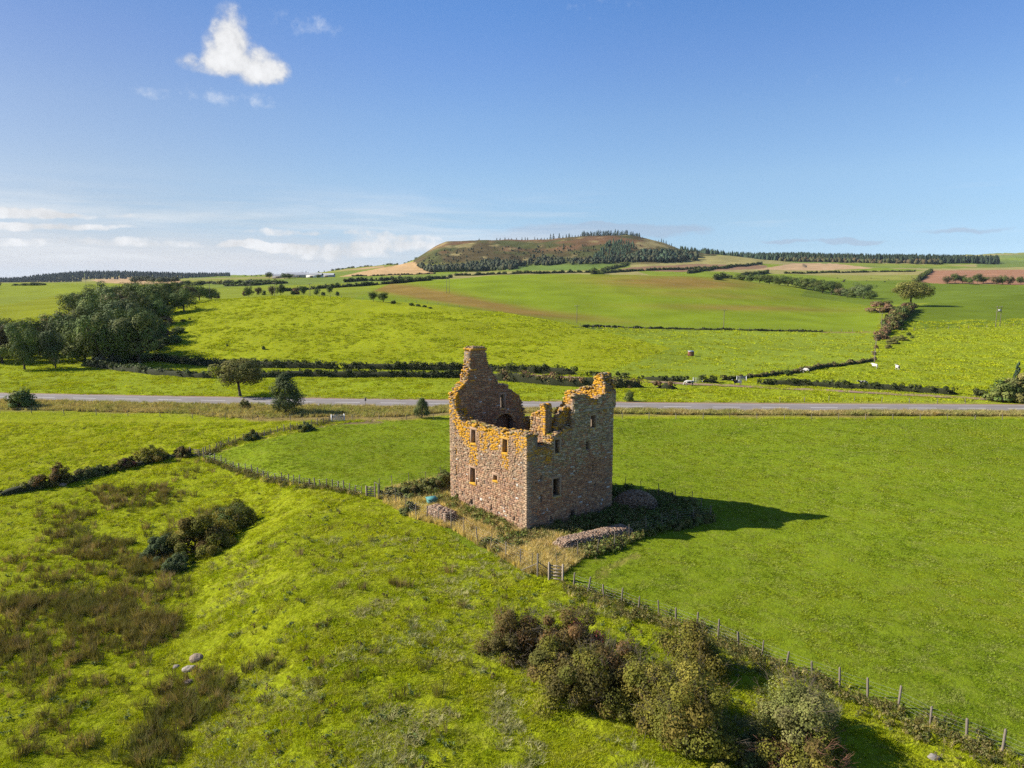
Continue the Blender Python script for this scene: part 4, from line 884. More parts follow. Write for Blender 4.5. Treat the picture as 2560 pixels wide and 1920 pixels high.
for u, v, w, h in ((659, 874, 11, 13), (568, 866, 8, 7), (474, 799, 8, 5), (457, 803, 18, 6)):
    p = hit(u, v); plant('bush0', p, w * mpp(p), h * mpp(p), 'tiny dark gorse tuft alone on the hill pasture', 'bush', 'gorse tufts on the hill pasture', name='gorse_tuft')
p = hit(1968, 938); plant('bush0', p, 26 * mpp(p), 18 * mpp(p), 'round dark bush on the fence line where cattle graze', 'bush', name='thorn_bush')
for u, v, w, h, k in ((2230, 860, 34, 16, 'bush1'), (2248, 852, 36, 16, 'bush1'), (2222, 872, 20, 14, 'bush1'), (2272, 838, 16, 9, 'bush0'), (2280, 845, 12, 6, 'bush0'), (2210, 848, 30, 12, 'bush_rust'), (2192, 852, 16, 14, 'bush_rust'), (2190, 872, 12, 12, 'bush_rust'), (2186, 888, 12, 12, 'bush_rust')):
    p = hit(u, v); plant(k, p, w * mpp(p), h * mpp(p), {'bush1': 'olive thorn bush scattered below the boundary hedge', 'bush0': 'dark little bush scattered below the boundary hedge', 'bush_rust': 'russet bramble clump along the boundary fence'}[k], 'bush', 'thorns below the boundary hedge', name='thorn_bush')
# round willows and thorns out in the far meadows on the left
for u in range(446, 664, 13):
    plant(rr.choice(['bush0', 'bush_willow', 'bush1']), along(u + rr.uniform(-3, 3), rr.uniform(760, 820)), rr.uniform(9, 15), rr.uniform(4, 7), 'rounded willow bush in the wet meadows beyond the wood', 'bush', 'willows in the far meadows', name='willow_bush')
for u in (352, 368, 384, 398, 418, 434, 452): plant('bush_willow', along(u, rr.uniform(900, 950)), rr.uniform(12, 16), rr.uniform(7, 9), 'grey willow clump below the far stubble field', 'bush', 'grey willows by the stubble', name='willow_bush')
for u, Y, w, h in ((84, 860, 18, 4), (105, 860, 16, 5), (122, 862, 14, 4), (2, 880, 14, 9), (14, 880, 12, 7), (60, 865, 10, 3.5)):
    plant('bush0', along(u, Y), w, h, 'dark bush in the far hedge beyond the sunlit meadow', 'bush', 'bushes beyond the sunlit meadow', name='far_bush')

# ------------------------------------------------------------------ hedges
M_HEDGECORE = mat_plain('hedge_stems', (.030, .034, .014), .95, .4, .8, .3)
def hedge(pts, h, w, label, pal=OAK, dens=60, leaf=.34, group=None, world=False, name='hedge', ragged=.25, seed=0, gaps=0.0):
    rng = np.random.default_rng(900 + seed + int(abs(pts[0][0]))); P = resample(pts if world else [hit(*q) for q in pts], .8)
    loc = Vector((P[0][0], P[0][1], T1(P[0][0], P[0][1]))); L = len(P) * .8
    t = thing(name, label, 'hedge', loc, 0, group)
    tn = np.gradient(P, axis=0); tn /= np.linalg.norm(tn, axis=1)[:, None]; nr = np.stack([-tn[:, 1], tn[:, 0]], 1)
    top = h * (1 + ragged * 2 * (fbm(P[:, 0] / 3.5, P[:, 1] / 3.5, 4, 33 + seed) - .5)); ww = w * (1 + .5 * (fbm(P[:, 0] / 2.5, P[:, 1] / 2.5, 3, 37 + seed) - .5))
    if gaps: top *= sstep(fbm(P[:, 0] / 5, P[:, 1] / 5, 2, 39 + seed), gaps - .06, gaps + .06) * .85 + .15
    gz = T(P[:, 0], P[:, 1]); V = []; ef = np.minimum(1, np.minimum(np.arange(len(P)), np.arange(len(P))[::-1]) / 3 + .15)
    prf = [(-.30, -.1), (-.32, .45), (-.16, .66), (.16, .66), (.32, .45), (.30, -.1)]
    for a, b_ in prf: V.append(np.stack([P[:, 0] + nr[:, 0] * ww * a * ef, P[:, 1] + nr[:, 1] * ww * a * ef, gz + top * b_ * ef], 1) - np.array(loc))
    n = len(P); V = np.concatenate(V); i = np.arange(n - 1); Q = [np.stack([k * n + i, k * n + i + 1, (k + 1) * n + i + 1, (k + 1) * n + i], 1) for k in range(5)]
    m = len(prf); ends = [[0, n, 2 * n, 3 * n], [0, 3 * n, 4 * n, 5 * n], [n - 1, 2 * n - 1, 3 * n - 1, 4 * n - 1], [n - 1, 4 * n - 1, 5 * n - 1, 6 * n - 1]]
    add('stems', mesh_from('stems', V, [np.concatenate(Q + [np.array(ends)])]), M_HEDGECORE, t)
    k = max(10, int(L * 2.2)); q = rng.uniform(0, n - 1.01, k).astype(int); a = rng.uniform(-.34, .34, k); zf = rng.uniform(.12, .80, k)
    zf = np.where(np.abs(a) < .25, np.maximum(zf, .65), zf)
    C = np.stack([P[q, 0] + nr[q, 0] * ww[q] * a, P[q, 1] + nr[q, 1] * ww[q] * a, gz[q] + top[q] * zf], 1) - np.array(loc)
    V, Q, c = leaf_cloud(C, np.clip(top[q] * .34, .15, 1.5), max(4, int(dens / 1.5)), leaf, pal, rng, shell=.55)
    add('foliage', mesh_from('foliage', V, [Q], {'lcol': c}), M_LEAF, t)
    return t
HEDGE_G = [(.060, .076, .022), (.072, .084, .026), (.050, .066, .020)]
hedge([(330, 896), (420, 906), (505, 914), (620, 918), (740, 921), (855, 923)], 2.4, 2.6, 'tall dark clipped hedge at the foot of the hill pasture, wood end', HEDGE_G, 62, .34)
hedge([(855, 923), (1000, 924), (1167, 926), (1300, 931), (1450, 939)], 2.3, 2.6, 'tall dark clipped hedge at the foot of the hill pasture, seen past the chimney', HEDGE_G, 62, .34)
hedge([(212, 914), (300, 926), (389, 936), (470, 943), (536, 946)], 2.1, 2.8, 'rough edged hedge nearer the road, leading out from the wood', HEDGE_G + ASH, 62, .34, ragged=.35)
hedge([(545, 946), (661, 943), (760, 942), (855, 943), (1000, 944), (1167, 945)], 2.0, 2.4, 'clipped dark hedge nearer the road, behind the round headed tree', HEDGE_G, 62, .34)
hedge([(1167, 946), (1229, 949), (1300, 955), (1345, 959), (1430, 965), (1520, 968), (1612, 969)], 2.5, 3.4, 'overgrown russet hedge beside the track behind the tower head', RUST + OLIVE, 60, .34, ragged=.6)
for a, b_, lab in (([(1468, 940), (1520, 942)], 1.3, 'short low hedge length under the hill pasture, next to the tall hedge end'), ([(1544, 944), (1583, 946)], 1.6, 'short low hedge length under the hill pasture, between two gaps'), ([(1600, 948), (1650, 952), (1730, 955)], 1.3, 'low hedge length under the hill pasture reaching the walking cow'), ([(1640, 970), (1665, 972), (1700, 974)], 2.0, 'brown rough hedge length on the road side of the track'), ([(1752, 957), (1798, 958)], 1.9, 'dense rounded hedge length beside the track between two cows')):
    hedge(a, b_, 2.2, lab, HEDGE_G if 'brown' not in lab else RUST, 60, .32)
hedge([(1898, 961), (2000, 965), (2100, 970), (2200, 975), (2300, 981), (2408, 988)], 1.7, 2.2, 'long clipped green hedge along the farm track', HEDGE_G + [(.07, .085, .02)], 66, .30)
hedge([(2427, 990), (2478, 994)], 1.8, 2.4, 'short rounded hedge piece between the long hedge and the gate bushes', HEDGE_G, 60, .32)
hedge([(2274, 774), (2255, 790), (2238, 806), (2222, 826)], 5.0, 9.0, 'wide overgrown boundary hedge running down from the solitary tree', OAK + THORN + RUST, 90, .75, ragged=.5)
hedge([(2220, 828), (2205, 840), (2196, 850)], 2.6, 5.0, 'straggling lower end of the boundary hedge', THORN + RUST, 60, .5, ragged=.7)
hedge([(1452, 818), (1550, 820), (1650, 822), (1750, 824), (1850, 826), (1950, 828), (2060, 830)], .9, 2.2, 'thin dark weedy strip along the fence under the sown field', [(.05, .065, .02), (.07, .08, .03)], 22, .45, ragged=.8)
hedge([(2186, 903), (2120, 912), (2050, 921), (1980, 934), (1900, 942), (1801, 951)], 1.1, 2.0, 'rough grassy hedge bank between the two cattle fields', [(.13, .11, .04), (.09, .095, .03), (.15, .12, .05)], 46, .34, ragged=.8)
# far hedges, each a dark line across the fields
FARH = [([(300, 748), (180, 740)], 2, 'far hedge beside the sunlit meadow behind the wood'), ([(860, 706), (960, 702), (1010, 699)], 4, 'bushy far hedge left of the sown hill under the stubble'), ([(1012, 702), (1075, 698), (1130, 694)], 4, 'bushy far hedge meeting the left end of the sown hill'),
        ([(1135, 690), (1250, 686), (1330, 684), (1420, 682), (1480, 682)], 3.6, 'dark straight hedge along the crest of the sown hill'), ([(1484, 686), (1510, 678), (1540, 670), (1568, 658)], 5, 'diagonal far hedge climbing to the foot of the heathery hill'), ([(1490, 684), (1600, 678), (1700, 675), (1790, 672)], 4, 'far hedge along the brown strip of soil'),
        ([(1960, 684), (2060, 682), (2180, 680), (2290, 679)], 3, 'far gappy hedge below the pale stubble field'), ([(2290, 706), (2306, 694), (2328, 678)], 5, 'thick far hedge beside the ploughed red field'), ([(880, 691), (960, 689), (1090, 685)], 2.5, 'thin far hedge under the stubble field'),
        ([(700, 729), (800, 722), (900, 716), (1000, 708), (1080, 701)], 3.5, 'far hedge curving between two meadows left of the sown hill'), ([(560, 716), (640, 714), (720, 708)], 3, 'far hedge among the wet meadows'), ([(1790, 700), (1860, 690), (1920, 682)], 4.5, 'far hedge rising behind the copse'),
        ([(620, 706), (690, 705)], 3, 'far hedge in front of the farm sheds'), ([(1720, 684), (1760, 678), (1830, 668), (1905, 660)], 5, 'tall far hedge leading up to the forest edge')]
for i, (pts, h, lab) in enumerate(FARH):
    hedge([hit(*q, 380) for q in pts], h, h * 1.3, lab, OAK + [(.05, .055, .02)], 16, .9, world=True, ragged=.9, seed=i, gaps=.30, name='far_hedge')

# ------------------------------------------------------------------ hilltop firs and the far woods
for i, u in enumerate([1200, 1243, 1251, 1263, 1272, 1279, 1291, 1304, 1312, 1318, 1335, 1342, 1349, 1352, 1359, 1366, 1374, 1381, 1395, 1404, 1412, 1419, 1426, 1434, 1441, 1447]):
    big = u in (1395, 1419, 1381, 1374); plant('fir%d' % (i % 3), along(u, 1795), 10 if big else 7, (15 if big else 8.5) + rr.uniform(-2, 2), 'lone fir on the bare brow of the heathery hill', 'fir', 'single firs on the hill brow', name='fir_tree', sink=.5)
for i in range(46):
    u = 1450 + 112 * (i + rr.random()) / 46; plant('fir%d' % (i % 3), along(u, rr.uniform(1790, 1850)), rr.uniform(8, 12), rr.uniform(12, 19), 'tall fir in the dense stand crowning the heathery hill', 'fir', 'fir stand on the hill top', name='fir_tree', sink=.5)
for i in range(12):
    plant('fir%d' % (i % 3), along(1567 + 24 * (i + rr.random()) / 12, rr.uniform(1790, 1830)), rr.uniform(7, 10), rr.uniform(9, 13), 'fir in the small clump just off the hill summit', 'fir', 'fir clump off the summit', name='fir_tree', sink=.5)
for u, h in ((1598, 5), (1629, 5), (1637, 8), (1644, 13), (1649, 12), (1655, 12), (1664, 8), (1669, 11), (1677, 6), (1702, 12), (1717, 15), (1726, 14)):
    plant('fir1', along(u, 1800), h * .7, h, 'fir on the falling right shoulder of the heathery hill', 'fir', 'firs on the hill shoulder', name='fir_tree', sink=.5)
for u in range(625, 830, 14):
    plant(rr.choice(['oak0', 'oak3', 'fir0']), along(u + rr.uniform(-4, 4), 2350), rr.uniform(9, 16), rr.uniform(6, 12), 'tiny skyline tree above the distant farm', 'tree', 'skyline trees above the farm', name='skyline_tree')
for u in range(838, 1050, 9):
    plant(rr.choice(['oak0', 'oak2', 'oak3', 'rusty']), along(u + rr.uniform(-3, 3), 1830), rr.uniform(9, 14), rr.uniform(5, 9), 'dark tree in the line climbing above the stubble field', 'tree', 'tree line above the stubble', name='skyline_tree')
def far_wood(name, label, pts, h0, h1, kind, pal, seed):
    """a wood too distant to count: low cones and rounded heads in one mass"""
    rng = np.random.default_rng(seed); mb = MB(); P = np.array(pts); z = T(P[:, 0], P[:, 1]); loc = Vector((P[0, 0], P[0, 1], z[0]))
    for (x, y), zz in zip(P, z):
        h = rng.uniform(h0, h1); r = h * rng.uniform(.17, .25) * (1 if kind == 'fir' else 2.0); a0 = rng.uniform(0, 6.28); c = np.array(pal[rng.integers(len(pal))]) * rng.uniform(.75, 1.25)
        lv = [(0, .55), (.22, 1), (.5, .66), (.78, .34), (1.0, .03)] if kind == 'fir' else [(0, .5), (.25, .95), (.5, 1.0), (.78, .74), (1.0, .12)]
        V = [(x - loc[0] + math.cos(a0 + j * 1.047) * r * f * rng.uniform(.75, 1.25), y - loc[1] + math.sin(a0 + j * 1.047) * r * f * rng.uniform(.75, 1.25), zz - loc[2] - .3 + h * t * rng.uniform(.96, 1.04)) for t, f in lv for j in range(6)]
        Q = [(i * 6 + j, i * 6 + (j + 1) % 6, (i + 1) * 6 + (j + 1) % 6, (i + 1) * 6 + j) for i in range(4) for j in range(6)]
        mb.put(V, Q, col=c)
    o = add(name, mb.mesh('crowns', 'lcol'), M_LEAF, None, loc, label=label, cat='wood', kind='stuff'); return o
g = np.random.default_rng(5)
def in_uY(n, u0, u1, y0, y1): 
    u = g.uniform(u0, u1, n); Y = g.uniform(y0, y1, n); return np.stack([(u - CX) / F * Y * 1.008, Y], 1)
def in_px(n, poly, ymin=1200):
    us = [q[0] for q in poly]; vs = [q[1] for q in poly]; out = []
    while len(out) < n:
        u, v = g.uniform(min(us), max(us)), g.uniform(min(vs), max(vs))
        if inpoly(np.array([u]), np.array([v]), poly)[0]:
            p = hit(u, v, ymin, 6000)
            if p[1] < 3500: out.append((p[0], p[1]))
            elif g.random() < .02: break
    return np.array(out)
HILLOAK = [(.048, .060, .030), (.058, .068, .034), (.040, .052, .030), (.066, .066, .034)]
HAZEFIR = [(.024, .036, .030), (.028, .042, .034), (.020, .032, .028)]  # distance haze painted into the fir colour as a blue tint
far_wood('distant_forest', 'dark bluish conifer forest along the far left skyline', in_uY(3000, -260, 588, 2500, 3150), 11, 17, 'fir', HAZEFIR, 1)
far_wood('distant_forest', 'dark wedge of conifers in front of the far left skyline forest', in_uY(500, -200, 224, 2250, 2520), 9, 14, 'fir', HAZEFIR, 2)
far_wood('conifer_plantation', 'long green conifer plantation behind the ploughed red field', in_uY(1700, 1900, 2470, 1960, 2260), 15, 24, 'fir', [(.034, .054, .026), (.042, .062, .028), (.03, .048, .026)], 3)
far_wood('conifer_plantation', 'dark conifer plantation on the right foot of the heathery hill', in_uY(1000, 1690, 2010, 1940, 2230), 15, 24, 'fir', FIR, 4)
far_wood('mixed_woodland', 'autumn tinted broadleaf wood edge in front of the plantation', in_uY(260, 1930, 2330, 1900, 1975), 8, 14, 'broad', [(.07, .065, .025), (.055, .065, .022), (.085, .065, .03)], 5)
far_wood('hill_foot_wood', 'belt of mixed trees along the foot of the heathery hill', in_px(460, [(1042, 664), (1075, 684), (1130, 684), (1290, 674), (1312, 664), (1240, 656), (1160, 668), (1080, 672)]), 6, 11, 'broad', HILLOAK, 6)
far_wood('hill_foot_wood', 'scattered dark trees along the hill foot above the pale field', in_px(330, [(1310, 666), (1430, 662), (1560, 657), (1700, 650), (1700, 640), (1560, 646), (1420, 650), (1330, 645)]), 4, 9, 'broad', HILLOAK, 7)
far_wood('hillside_firs', 'dark fir patch on the right face of the heathery hill', in_px(210, [(1480, 652), (1500, 625), (1520, 606), (1560, 602), (1590, 614), (1565, 640), (1530, 654)]), 6, 10, 'fir', FIR, 8)
far_wood('hillside_scrub', 'scattered gorse scrub over the heathery hillside', in_px(330, [(1050, 662), (1090, 628), (1300, 615), (1480, 612), (1600, 612), (1690, 640), (1400, 655), (1150, 665)]), 2, 5, 'broad', HILLOAK, 9)
far_wood('hill_foot_wood', 'dark bushy woodland on the lower right slope of the hill', in_px(300, [(1560, 652), (1600, 634), (1680, 632), (1740, 640), (1745, 652), (1650, 656)]), 7, 13, 'broad', HILLOAK + FIR, 10)

# ------------------------------------------------------------------ bushes close to the camera, with twigs and single leaves
def near_bush(name, label, u, v, w, h, pal, seed, leaves=9000, leaf=.085, twigs=60, base=.0, group=None, dense=.5, twig_up=1.0, sink=.15):
    rng = np.random.default_rng(seed); p = hit(u, v); t = thing(name, label, 'bush', (p[0], p[1], p[2] - sink), 0, group)
    mb = MB(); C, Rr = [], []; k = 46; h = h * .88
    for i in range(k):
        a = rng.uniform(0, 6.28); e = math.asin(rng.uniform(0, 1)); f = rng.uniform(.5, 1.0); l = 1 + .25 * math.sin(2 * a + seed) + .12 * math.sin(5 * a + seed * 2)
        C.append((math.cos(a) * math.cos(e) * w * .42 * f * l, math.sin(a) * math.cos(e) * w * .42 * f * l, h * (base + .12 + (.80 - base) * math.sin(e) * f * rng.uniform(.85, 1.12)))); Rr.append(rng.uniform(.09, .17) * min(w, h * 1.3))
    C = np.array(C); stems = [np.array([rng.normal() * w * .05, rng.normal() * w * .05, -.2]) for _ in range(5)]
    for i in range(k):
        s = stems[i % 5]; limb(mb, s, C[i], .05 * (h / 3.5) * rng.uniform(.6, 1.2), .012, rng, .14, 5, 5)
    m1 = mb.mesh('stems'); add('stems', m1, M_BARK, t)
    V, Q, c = leaf_cloud(C, np.array(Rr) * 1.12, int(leaves * 1.35) // k, leaf * 1.12, pal, rng, shell=.4, outward=.6, var=.3, cvar=.26, heart=(0, 0, h * .25), hk=.4)
    V[:, 2] = np.maximum(V[:, 2], -.05)
    add('foliage', mesh_from('foliage', V, [Q], {'lcol': c}), M_LEAFN, t)
    tw = MB()
    for _ in range(twigs):
        i = rng.integers(k); d = unit(C[i] - np.array([0, 0, h * .3])) * np.array([1, 1, .8]) + np.array([0, 0, .35 * twig_up]); d = unit(d + rng.normal(size=3) * .35); L = rng.uniform(.35, .95) * h * .3
        limb(tw, C[i], C[i] + d * (L + Rr[i]), .012, .005, rng, .10, 4, 3)
        for _ in range(2):
            q = C[i] + d * (L + Rr[i]) * rng.uniform(.4, .8); limb(tw, q, q + unit(d + rng.normal(size=3) * .6) * L * .5, .007, .003, rng, .1, 3, 3)
    add('twigs', tw.mesh('twigs'), M_TWIG, t)
    return t
M_TWIG = mat_plain('grey_twigs', (.13, .105, .075), .9, .35, 3)
M_TWIGR = mat_plain('red_twigs', (.19, .095, .06), .9, .35, 3)
BR = [(0.121, 0.146, 0.041), (0.155, 0.159, 0.048), (0.189, 0.162, 0.058), (0.101, 0.121, 0.036)]
HAWR = [(0.146, 0.107, 0.033), (0.124, 0.104, 0.031), (0.154, 0.092, 0.036), (0.108, 0.107, 0.025), (0.127, 0.115, 0.030)]
HAWO = [(0.169, 0.159, 0.025), (0.141, 0.142, 0.022), (0.191, 0.167, 0.030), (0.119, 0.124, 0.021), (0.160, 0.128, 0.027)]
near_bush('hawthorn_bush', 'thin brownish hawthorn with upright bare twigs on the bank below the wooden gate', 1278, 1632, 5.2, 3.5, HAWR, 301, 13000, twigs=130)
near_bush('hawthorn_bush', 'sparse hawthorn with dark red haws, second along the bank below the gate', 1430, 1625, 5.2, 3.4, HAWR * 2 + [(.19, .06, .045)], 302, 13000, twigs=110)
near_bush('hawthorn_bush', 'spreading russet hawthorn with tangled bare branches, middle of the thicket', 1475, 1750, 6.0, 4.0, HAWR + HAWO, 303, 19000, twigs=120)
near_bush('hawthorn_bush', 'grey green hawthorn wedged between the russet and olive bushes', 1605, 1780, 5.4, 4.2, HAWO + HAWR[:1], 304, 18000, twigs=90)
near_bush('hawthorn_bush', 'olive hawthorn closest to the wire fence and worn soil', 1735, 1675, 4.6, 3.8, HAWO, 305, 14000, twigs=60)
near_bush('hawthorn_bush', 'tall olive yellow hawthorn with dark hollow beneath it', 1738, 1880, 5.8, 5.0, HAWO, 306, 22000, twigs=90)
near_bush('hawthorn_bush', 'pale green thorn bush standing apart from the thicket near the fence', 1990, 1865, 5.4, 4.6, [(.205, .215, .060), (.175, .195, .050), (.225, .215, .075)], 307, 18000, twigs=90)
b8 = near_bush('bramble_thicket', 'low thicket with arching red twigs in front of the pale thorn bush', 2010, 1950, 5.2, 3.2, HAWR + HAWO, 308, 12000, twigs=170, twig_up=-.2)
for o in b8.children:
    if o.name.startswith('twigs'): o.data.materials.clear(); o.data.materials.append(M_TWIGR)
near_bush('hawthorn_bush', 'brown hawthorn joining the second and middle bushes of the thicket', 1390, 1690, 4.4, 3.2, HAWR + HAWO[:2], 320, 12000, twigs=60)
near_bush('hawthorn_bush', 'dark olive hawthorn between the grey green and tall olive bushes', 1680, 1800, 5.0, 4.2, HAWO, 321, 15000, twigs=50)
near_bush('bramble_thicket', 'low shaded brambles under the gap before the pale thorn bush', 1865, 1900, 4.0, 1.6, BR, 322, 8000, twigs=40)
near_bush('hawthorn_bush', 'low brown bush filling the foot of the thicket toward the open slope', 1545, 1700, 5.0, 3.2, HAWR + HAWO, 309, 13000, twigs=70)
hedge([(-40, 1244), (40, 1232), (100, 1220), (160, 1208), (230, 1190), (300, 1174), (380, 1154), (440, 1142), (476, 1138)], .9, 2.0, 'low scrubby olive hedge line along the ditch', HAWO + BR, 60, .20, ragged=.9)
# row on the left below the bank
near_bush('hawthorn_bush', 'large olive hawthorn in the hollow below the bank', 498, 1378, 8.0, 4.4, HAWO + [(.15, .105, .03)], 310, 20000, .12, 50)
near_bush('hawthorn_bush', 'dark olive hawthorn at the upper end of the hollow row', 582, 1325, 6.0, 3.9, HAWO[:4] + OAK, 311, 13000, .11, 40)
G2 = [(0.090, 0.126, 0.050), (0.106, 0.138, 0.055), (0.074, 0.103, 0.044)]
near_bush('gorse_bush', 'blue green gorse bush at the lower end of the hollow row', 402, 1392, 4.8, 2.6, G2, 312, 11000, .10, 20)
near_bush('gorse_bush', 'small dark gorse bush in front of the large olive hawthorn', 445, 1420, 3.4, 1.9, G2, 313, 5000, .10, 15)
for i, (u, v, w, h, pal, lab) in enumerate(((96, 1218, 2.9, 2.3, HAWR, 'brown thorn bush by the bare ditch'), (150, 1210, 3.2, 3.2, HAWR, 'tallest brown thorn bush beside the ditch'), (208, 1196, 3.0, 1.9, BR, 'dark green bush behind the pale stone in the ditch hedge'), (246, 1186, 3.4, 1.6, BR, 'low dark bush in the ditch hedge between gaps'), (318, 1170, 2.9, 2.0, HAWR + [(.15, .06, .05)], 'reddish bush beside the open crowned thorn tree'), (378, 1152, 4.6, 3.1, HAWO, 'open crowned olive thorn tree in the ditch hedge'), (457, 1140, 2.9, 1.9, HAWR, 'brown bush next to the boundary gate'), (285, 1178, 2.6, 1.2, HAWO, 'low olive bush in the ditch hedge'))):
    near_bush('thorn_bush', lab, u, v, w, h, pal, 330 + i, 4200, .15, 26)
for i, (u, v, w, h, lab) in enumerate(((628, 1100, 3.4, 1.9, 'dark bush on the boundary fence, nearer the gate with mud'), (762, 1076, 3.2, 1.7, 'dark bush on the boundary fence close to the hurdle'))):
    near_bush('thorn_bush', lab, u, v, w, h, G2 + HAWO[:2], 350 + i, 3800, .16, 20)
for i, (u, v, w, h, lab) in enumerate(((985, 1243, 3.4, 1.6, 'bramble clump beside the stile end of the enclosure'), (1030, 1245, 3.8, 2.0, 'bramble mound behind the teal box'), (1075, 1230, 4.2, 2.3, 'dark bramble mound against the back fence of the enclosure'), (1110, 1218, 3.6, 2.4, 'dark bramble mound touching the sunlit tower wall'), (1020, 1280, 2.6, 1.3, 'bramble clump on the enclosure fence beside the stone stack'), (1740, 1305, 3.4, 1.3, 'dark bramble tangle at the far corner of the enclosure'), (1690, 1318, 3.2, 1.1, 'dark weedy clump on the shaded enclosure fence'))):
    near_bush('bramble', lab, u, v, w, h, BR, 360 + i, 5200, .13, 22)

# ------------------------------------------------------------------ fences, gates, poles
def post_mesh(w, h, round_=False, lean=0.0, seed=0):
    mb = MB(); rng = np.random.default_rng(seed)
    if round_: mb.tube([(0, 0, -.4), (0, 0, h * .6), (lean, 0, h)], [w / 2, w / 2, w / 2.2], 7)
    else:
        k = w / 2; V = []
        for z, f in ((-.4, 1), (h * .96, 1), (h, .7)):
            V += [(-k * f + lean * z / h, -k * f, z), (k * f + lean * z / h, -k * f, z), (k * f + lean * z / h, k * f, z + (.02 if f < 1 else 0)), (-k * f + lean * z / h, k * f, z + (.02 if f < 1 else 0))]
        Q = [(a + j, a + (j + 1) % 4, a + 4 + (j + 1) % 4, a + 4 + j) for a in (0, 4) for j in range(4)] + [(8, 9, 10, 11)]
        mb.put(V, Q)
    return mb.mesh('post')
POSTS = {}
def fence(label, pts, h, w, wires, spacing=None, mat_=None, round_=False, group=None, name='wire_fence', world=False, wr=.0045, tall=None):
    P = [Vector(q) for q in pts] if world else [hit(*q) for q in pts]
    if spacing:
        q = resample([(a[0], a[1]) for a in P], spacing); P = [Vector((a, b_, T1(a, b_))) for a, b_ in q]
    t = thing(name, label, 'fence', P[0], 0, group); key = (h, w, round_)
    if key not in POSTS: POSTS[key] = [post_mesh(w, h, round_, ln, i) for i, ln in enumerate((0, .04, -.05, .08))]
    mt = mat_ or M_WOOD; r2 = random.Random(int(P[0][0] * 10))
    for p in P:
        me = r2.choice(POSTS[key])
        o = bpy.data.objects.new('post', me); COL.objects.link(o); o.parent = t; o.location = p - P[0]; o.rotation_euler = (r2.uniform(-.08, .08), r2.uniform(-.08, .08), r2.uniform(0, 6.28)); o.scale = (r2.uniform(.8, 1.15), r2.uniform(.8, 1.15), r2.uniform(.8, 1.08))
        if not me.materials: me.materials.append(mt)
    if wires:
        for z in wires:
            mb = MB(); mb.tube([np.array(p - P[0]) + np.array([0, 0, z + r2.uniform(-.02, .02)]) for p in P], wr, 3, cap=False); add('wire', mb.mesh('wire'), M_WIRE, t)
    return t
STOCK = (.15, .35, .55, .78, 1.0)
fence('timber post and wire fence climbing the bank to the enclosure stile', [(509, 1147), (525, 1151), (536, 1155), (552, 1160), (566, 1167), (583, 1173), (598, 1177), (613, 1180), (630, 1185), (645, 1190), (660, 1196), (673, 1199), (688, 1203), (704, 1207), (721, 1210), (734, 1213), (747, 1214), (761, 1216), (774, 1218), (788, 1219), (802, 1220), (816, 1221), (831, 1222), (845, 1224), (860, 1228), (874, 1232), (889, 1235), (904, 1238)], 1.2, .10, STOCK)
fence('timber post and wire fence along the ditch bank from the gate to the hurdle', [(499, 1143), (514, 1136), (526, 1131), (540, 1125), (554, 1120), (572, 1113), (590, 1108), (608, 1103), (625, 1099), (643, 1096), (661, 1092), (678, 1088), (694, 1084), (710, 1081), (727, 1078), (744, 1075), (761, 1071), (777, 1068), (793, 1064), (809, 1060), (825, 1056)], 1.25, .10, STOCK)
fence('timber post and wire fence dropping from the wooden gate past the thicket', [(1434, 1468), (1470, 1481), (1510, 1497), (1553, 1510), (1596, 1529), (1647, 1540), (1690, 1556), (1742, 1576), (1795, 1597), (1847, 1618), (1905, 1646), (1965, 1668), (2030, 1692), (2099, 1718), (2169, 1744), (2245, 1770), (2325, 1812), (2416, 1848), (2505, 1884), (2590, 1920)], 1.25, .10, STOCK)
TALL = (.1, .35, .6, .85, 1.1, 1.35, 1.6)
fence('tall mesh fence of slim posts on the sunny side of the enclosure', [(948, 1247), (990, 1262), (1015, 1278), (1040, 1297), (1068, 1302), (1096, 1310), (1128, 1322), (1160, 1338), (1194, 1362), (1227, 1378), (1264, 1400), (1301, 1418), (1330, 1433)], 1.75, .07, TALL, name='mesh_fence', wr=.0032)
fence('tall pale posted fence of the enclosure behind the long rubble heap', [(1393, 1424), (1444, 1396), (1491, 1386), (1535, 1376), (1573, 1354), (1615, 1338), (1656, 1328), (1693, 1314), (1735, 1308), (1775, 1302)], 1.7, .06, TALL, mat_=M_WOOD, name='mesh_fence', wr=.0032)
fence('slim dark steel posts of the enclosure fence on the shadow side', [(1775, 1301), (1752, 1284), (1730, 1267), (1688, 1255), (1646, 1243), (1603, 1232), (1563, 1222)], 1.6, .06, TALL, mat_=M_POLE, name='mesh_fence', wr=.0032)
fence('slim dark steel posts of the enclosure fence behind the brambles', [(950, 1232), (981, 1224), (1023, 1217), (1063, 1207), (1102, 1197)], 1.6, .06, TALL, mat_=M_POLE, name='mesh_fence', wr=.0032)
fence('low wire fence at the foot of the road verge, hurdle side', [(0, 1034), (120, 1036), (300, 1040), (480, 1046), (640, 1050), (780, 1053)], 1.05, .08, (.5, .95), 6.0)
fence('low wire fence at the foot of the road verge, open field side', [(880, 1050), (1100, 1050), (1500, 1047), (2000, 1048), (2560, 1050)], 1.05, .08, (.5, .95), 4.6)
fence('fence under the sown field along the dark strip', [(1450, 817), (1650, 821), (1850, 825), (2060, 828), (2190, 829)], 1.25, .16, (.6, 1.1), 4.5)
fence('fence along the boundary hedge between pasture and cattle field', [(2192, 835), (2190, 860), (2187, 880), (2186, 902)], 1.25, .14, (.6, 1.1), 5.0)
fence('fence below the shaded slope running to the transformer poles', [(2225, 828), (2300, 826), (2400, 822), (2560, 813)], 1.2, .14, (.6, 1.1), 5.5)
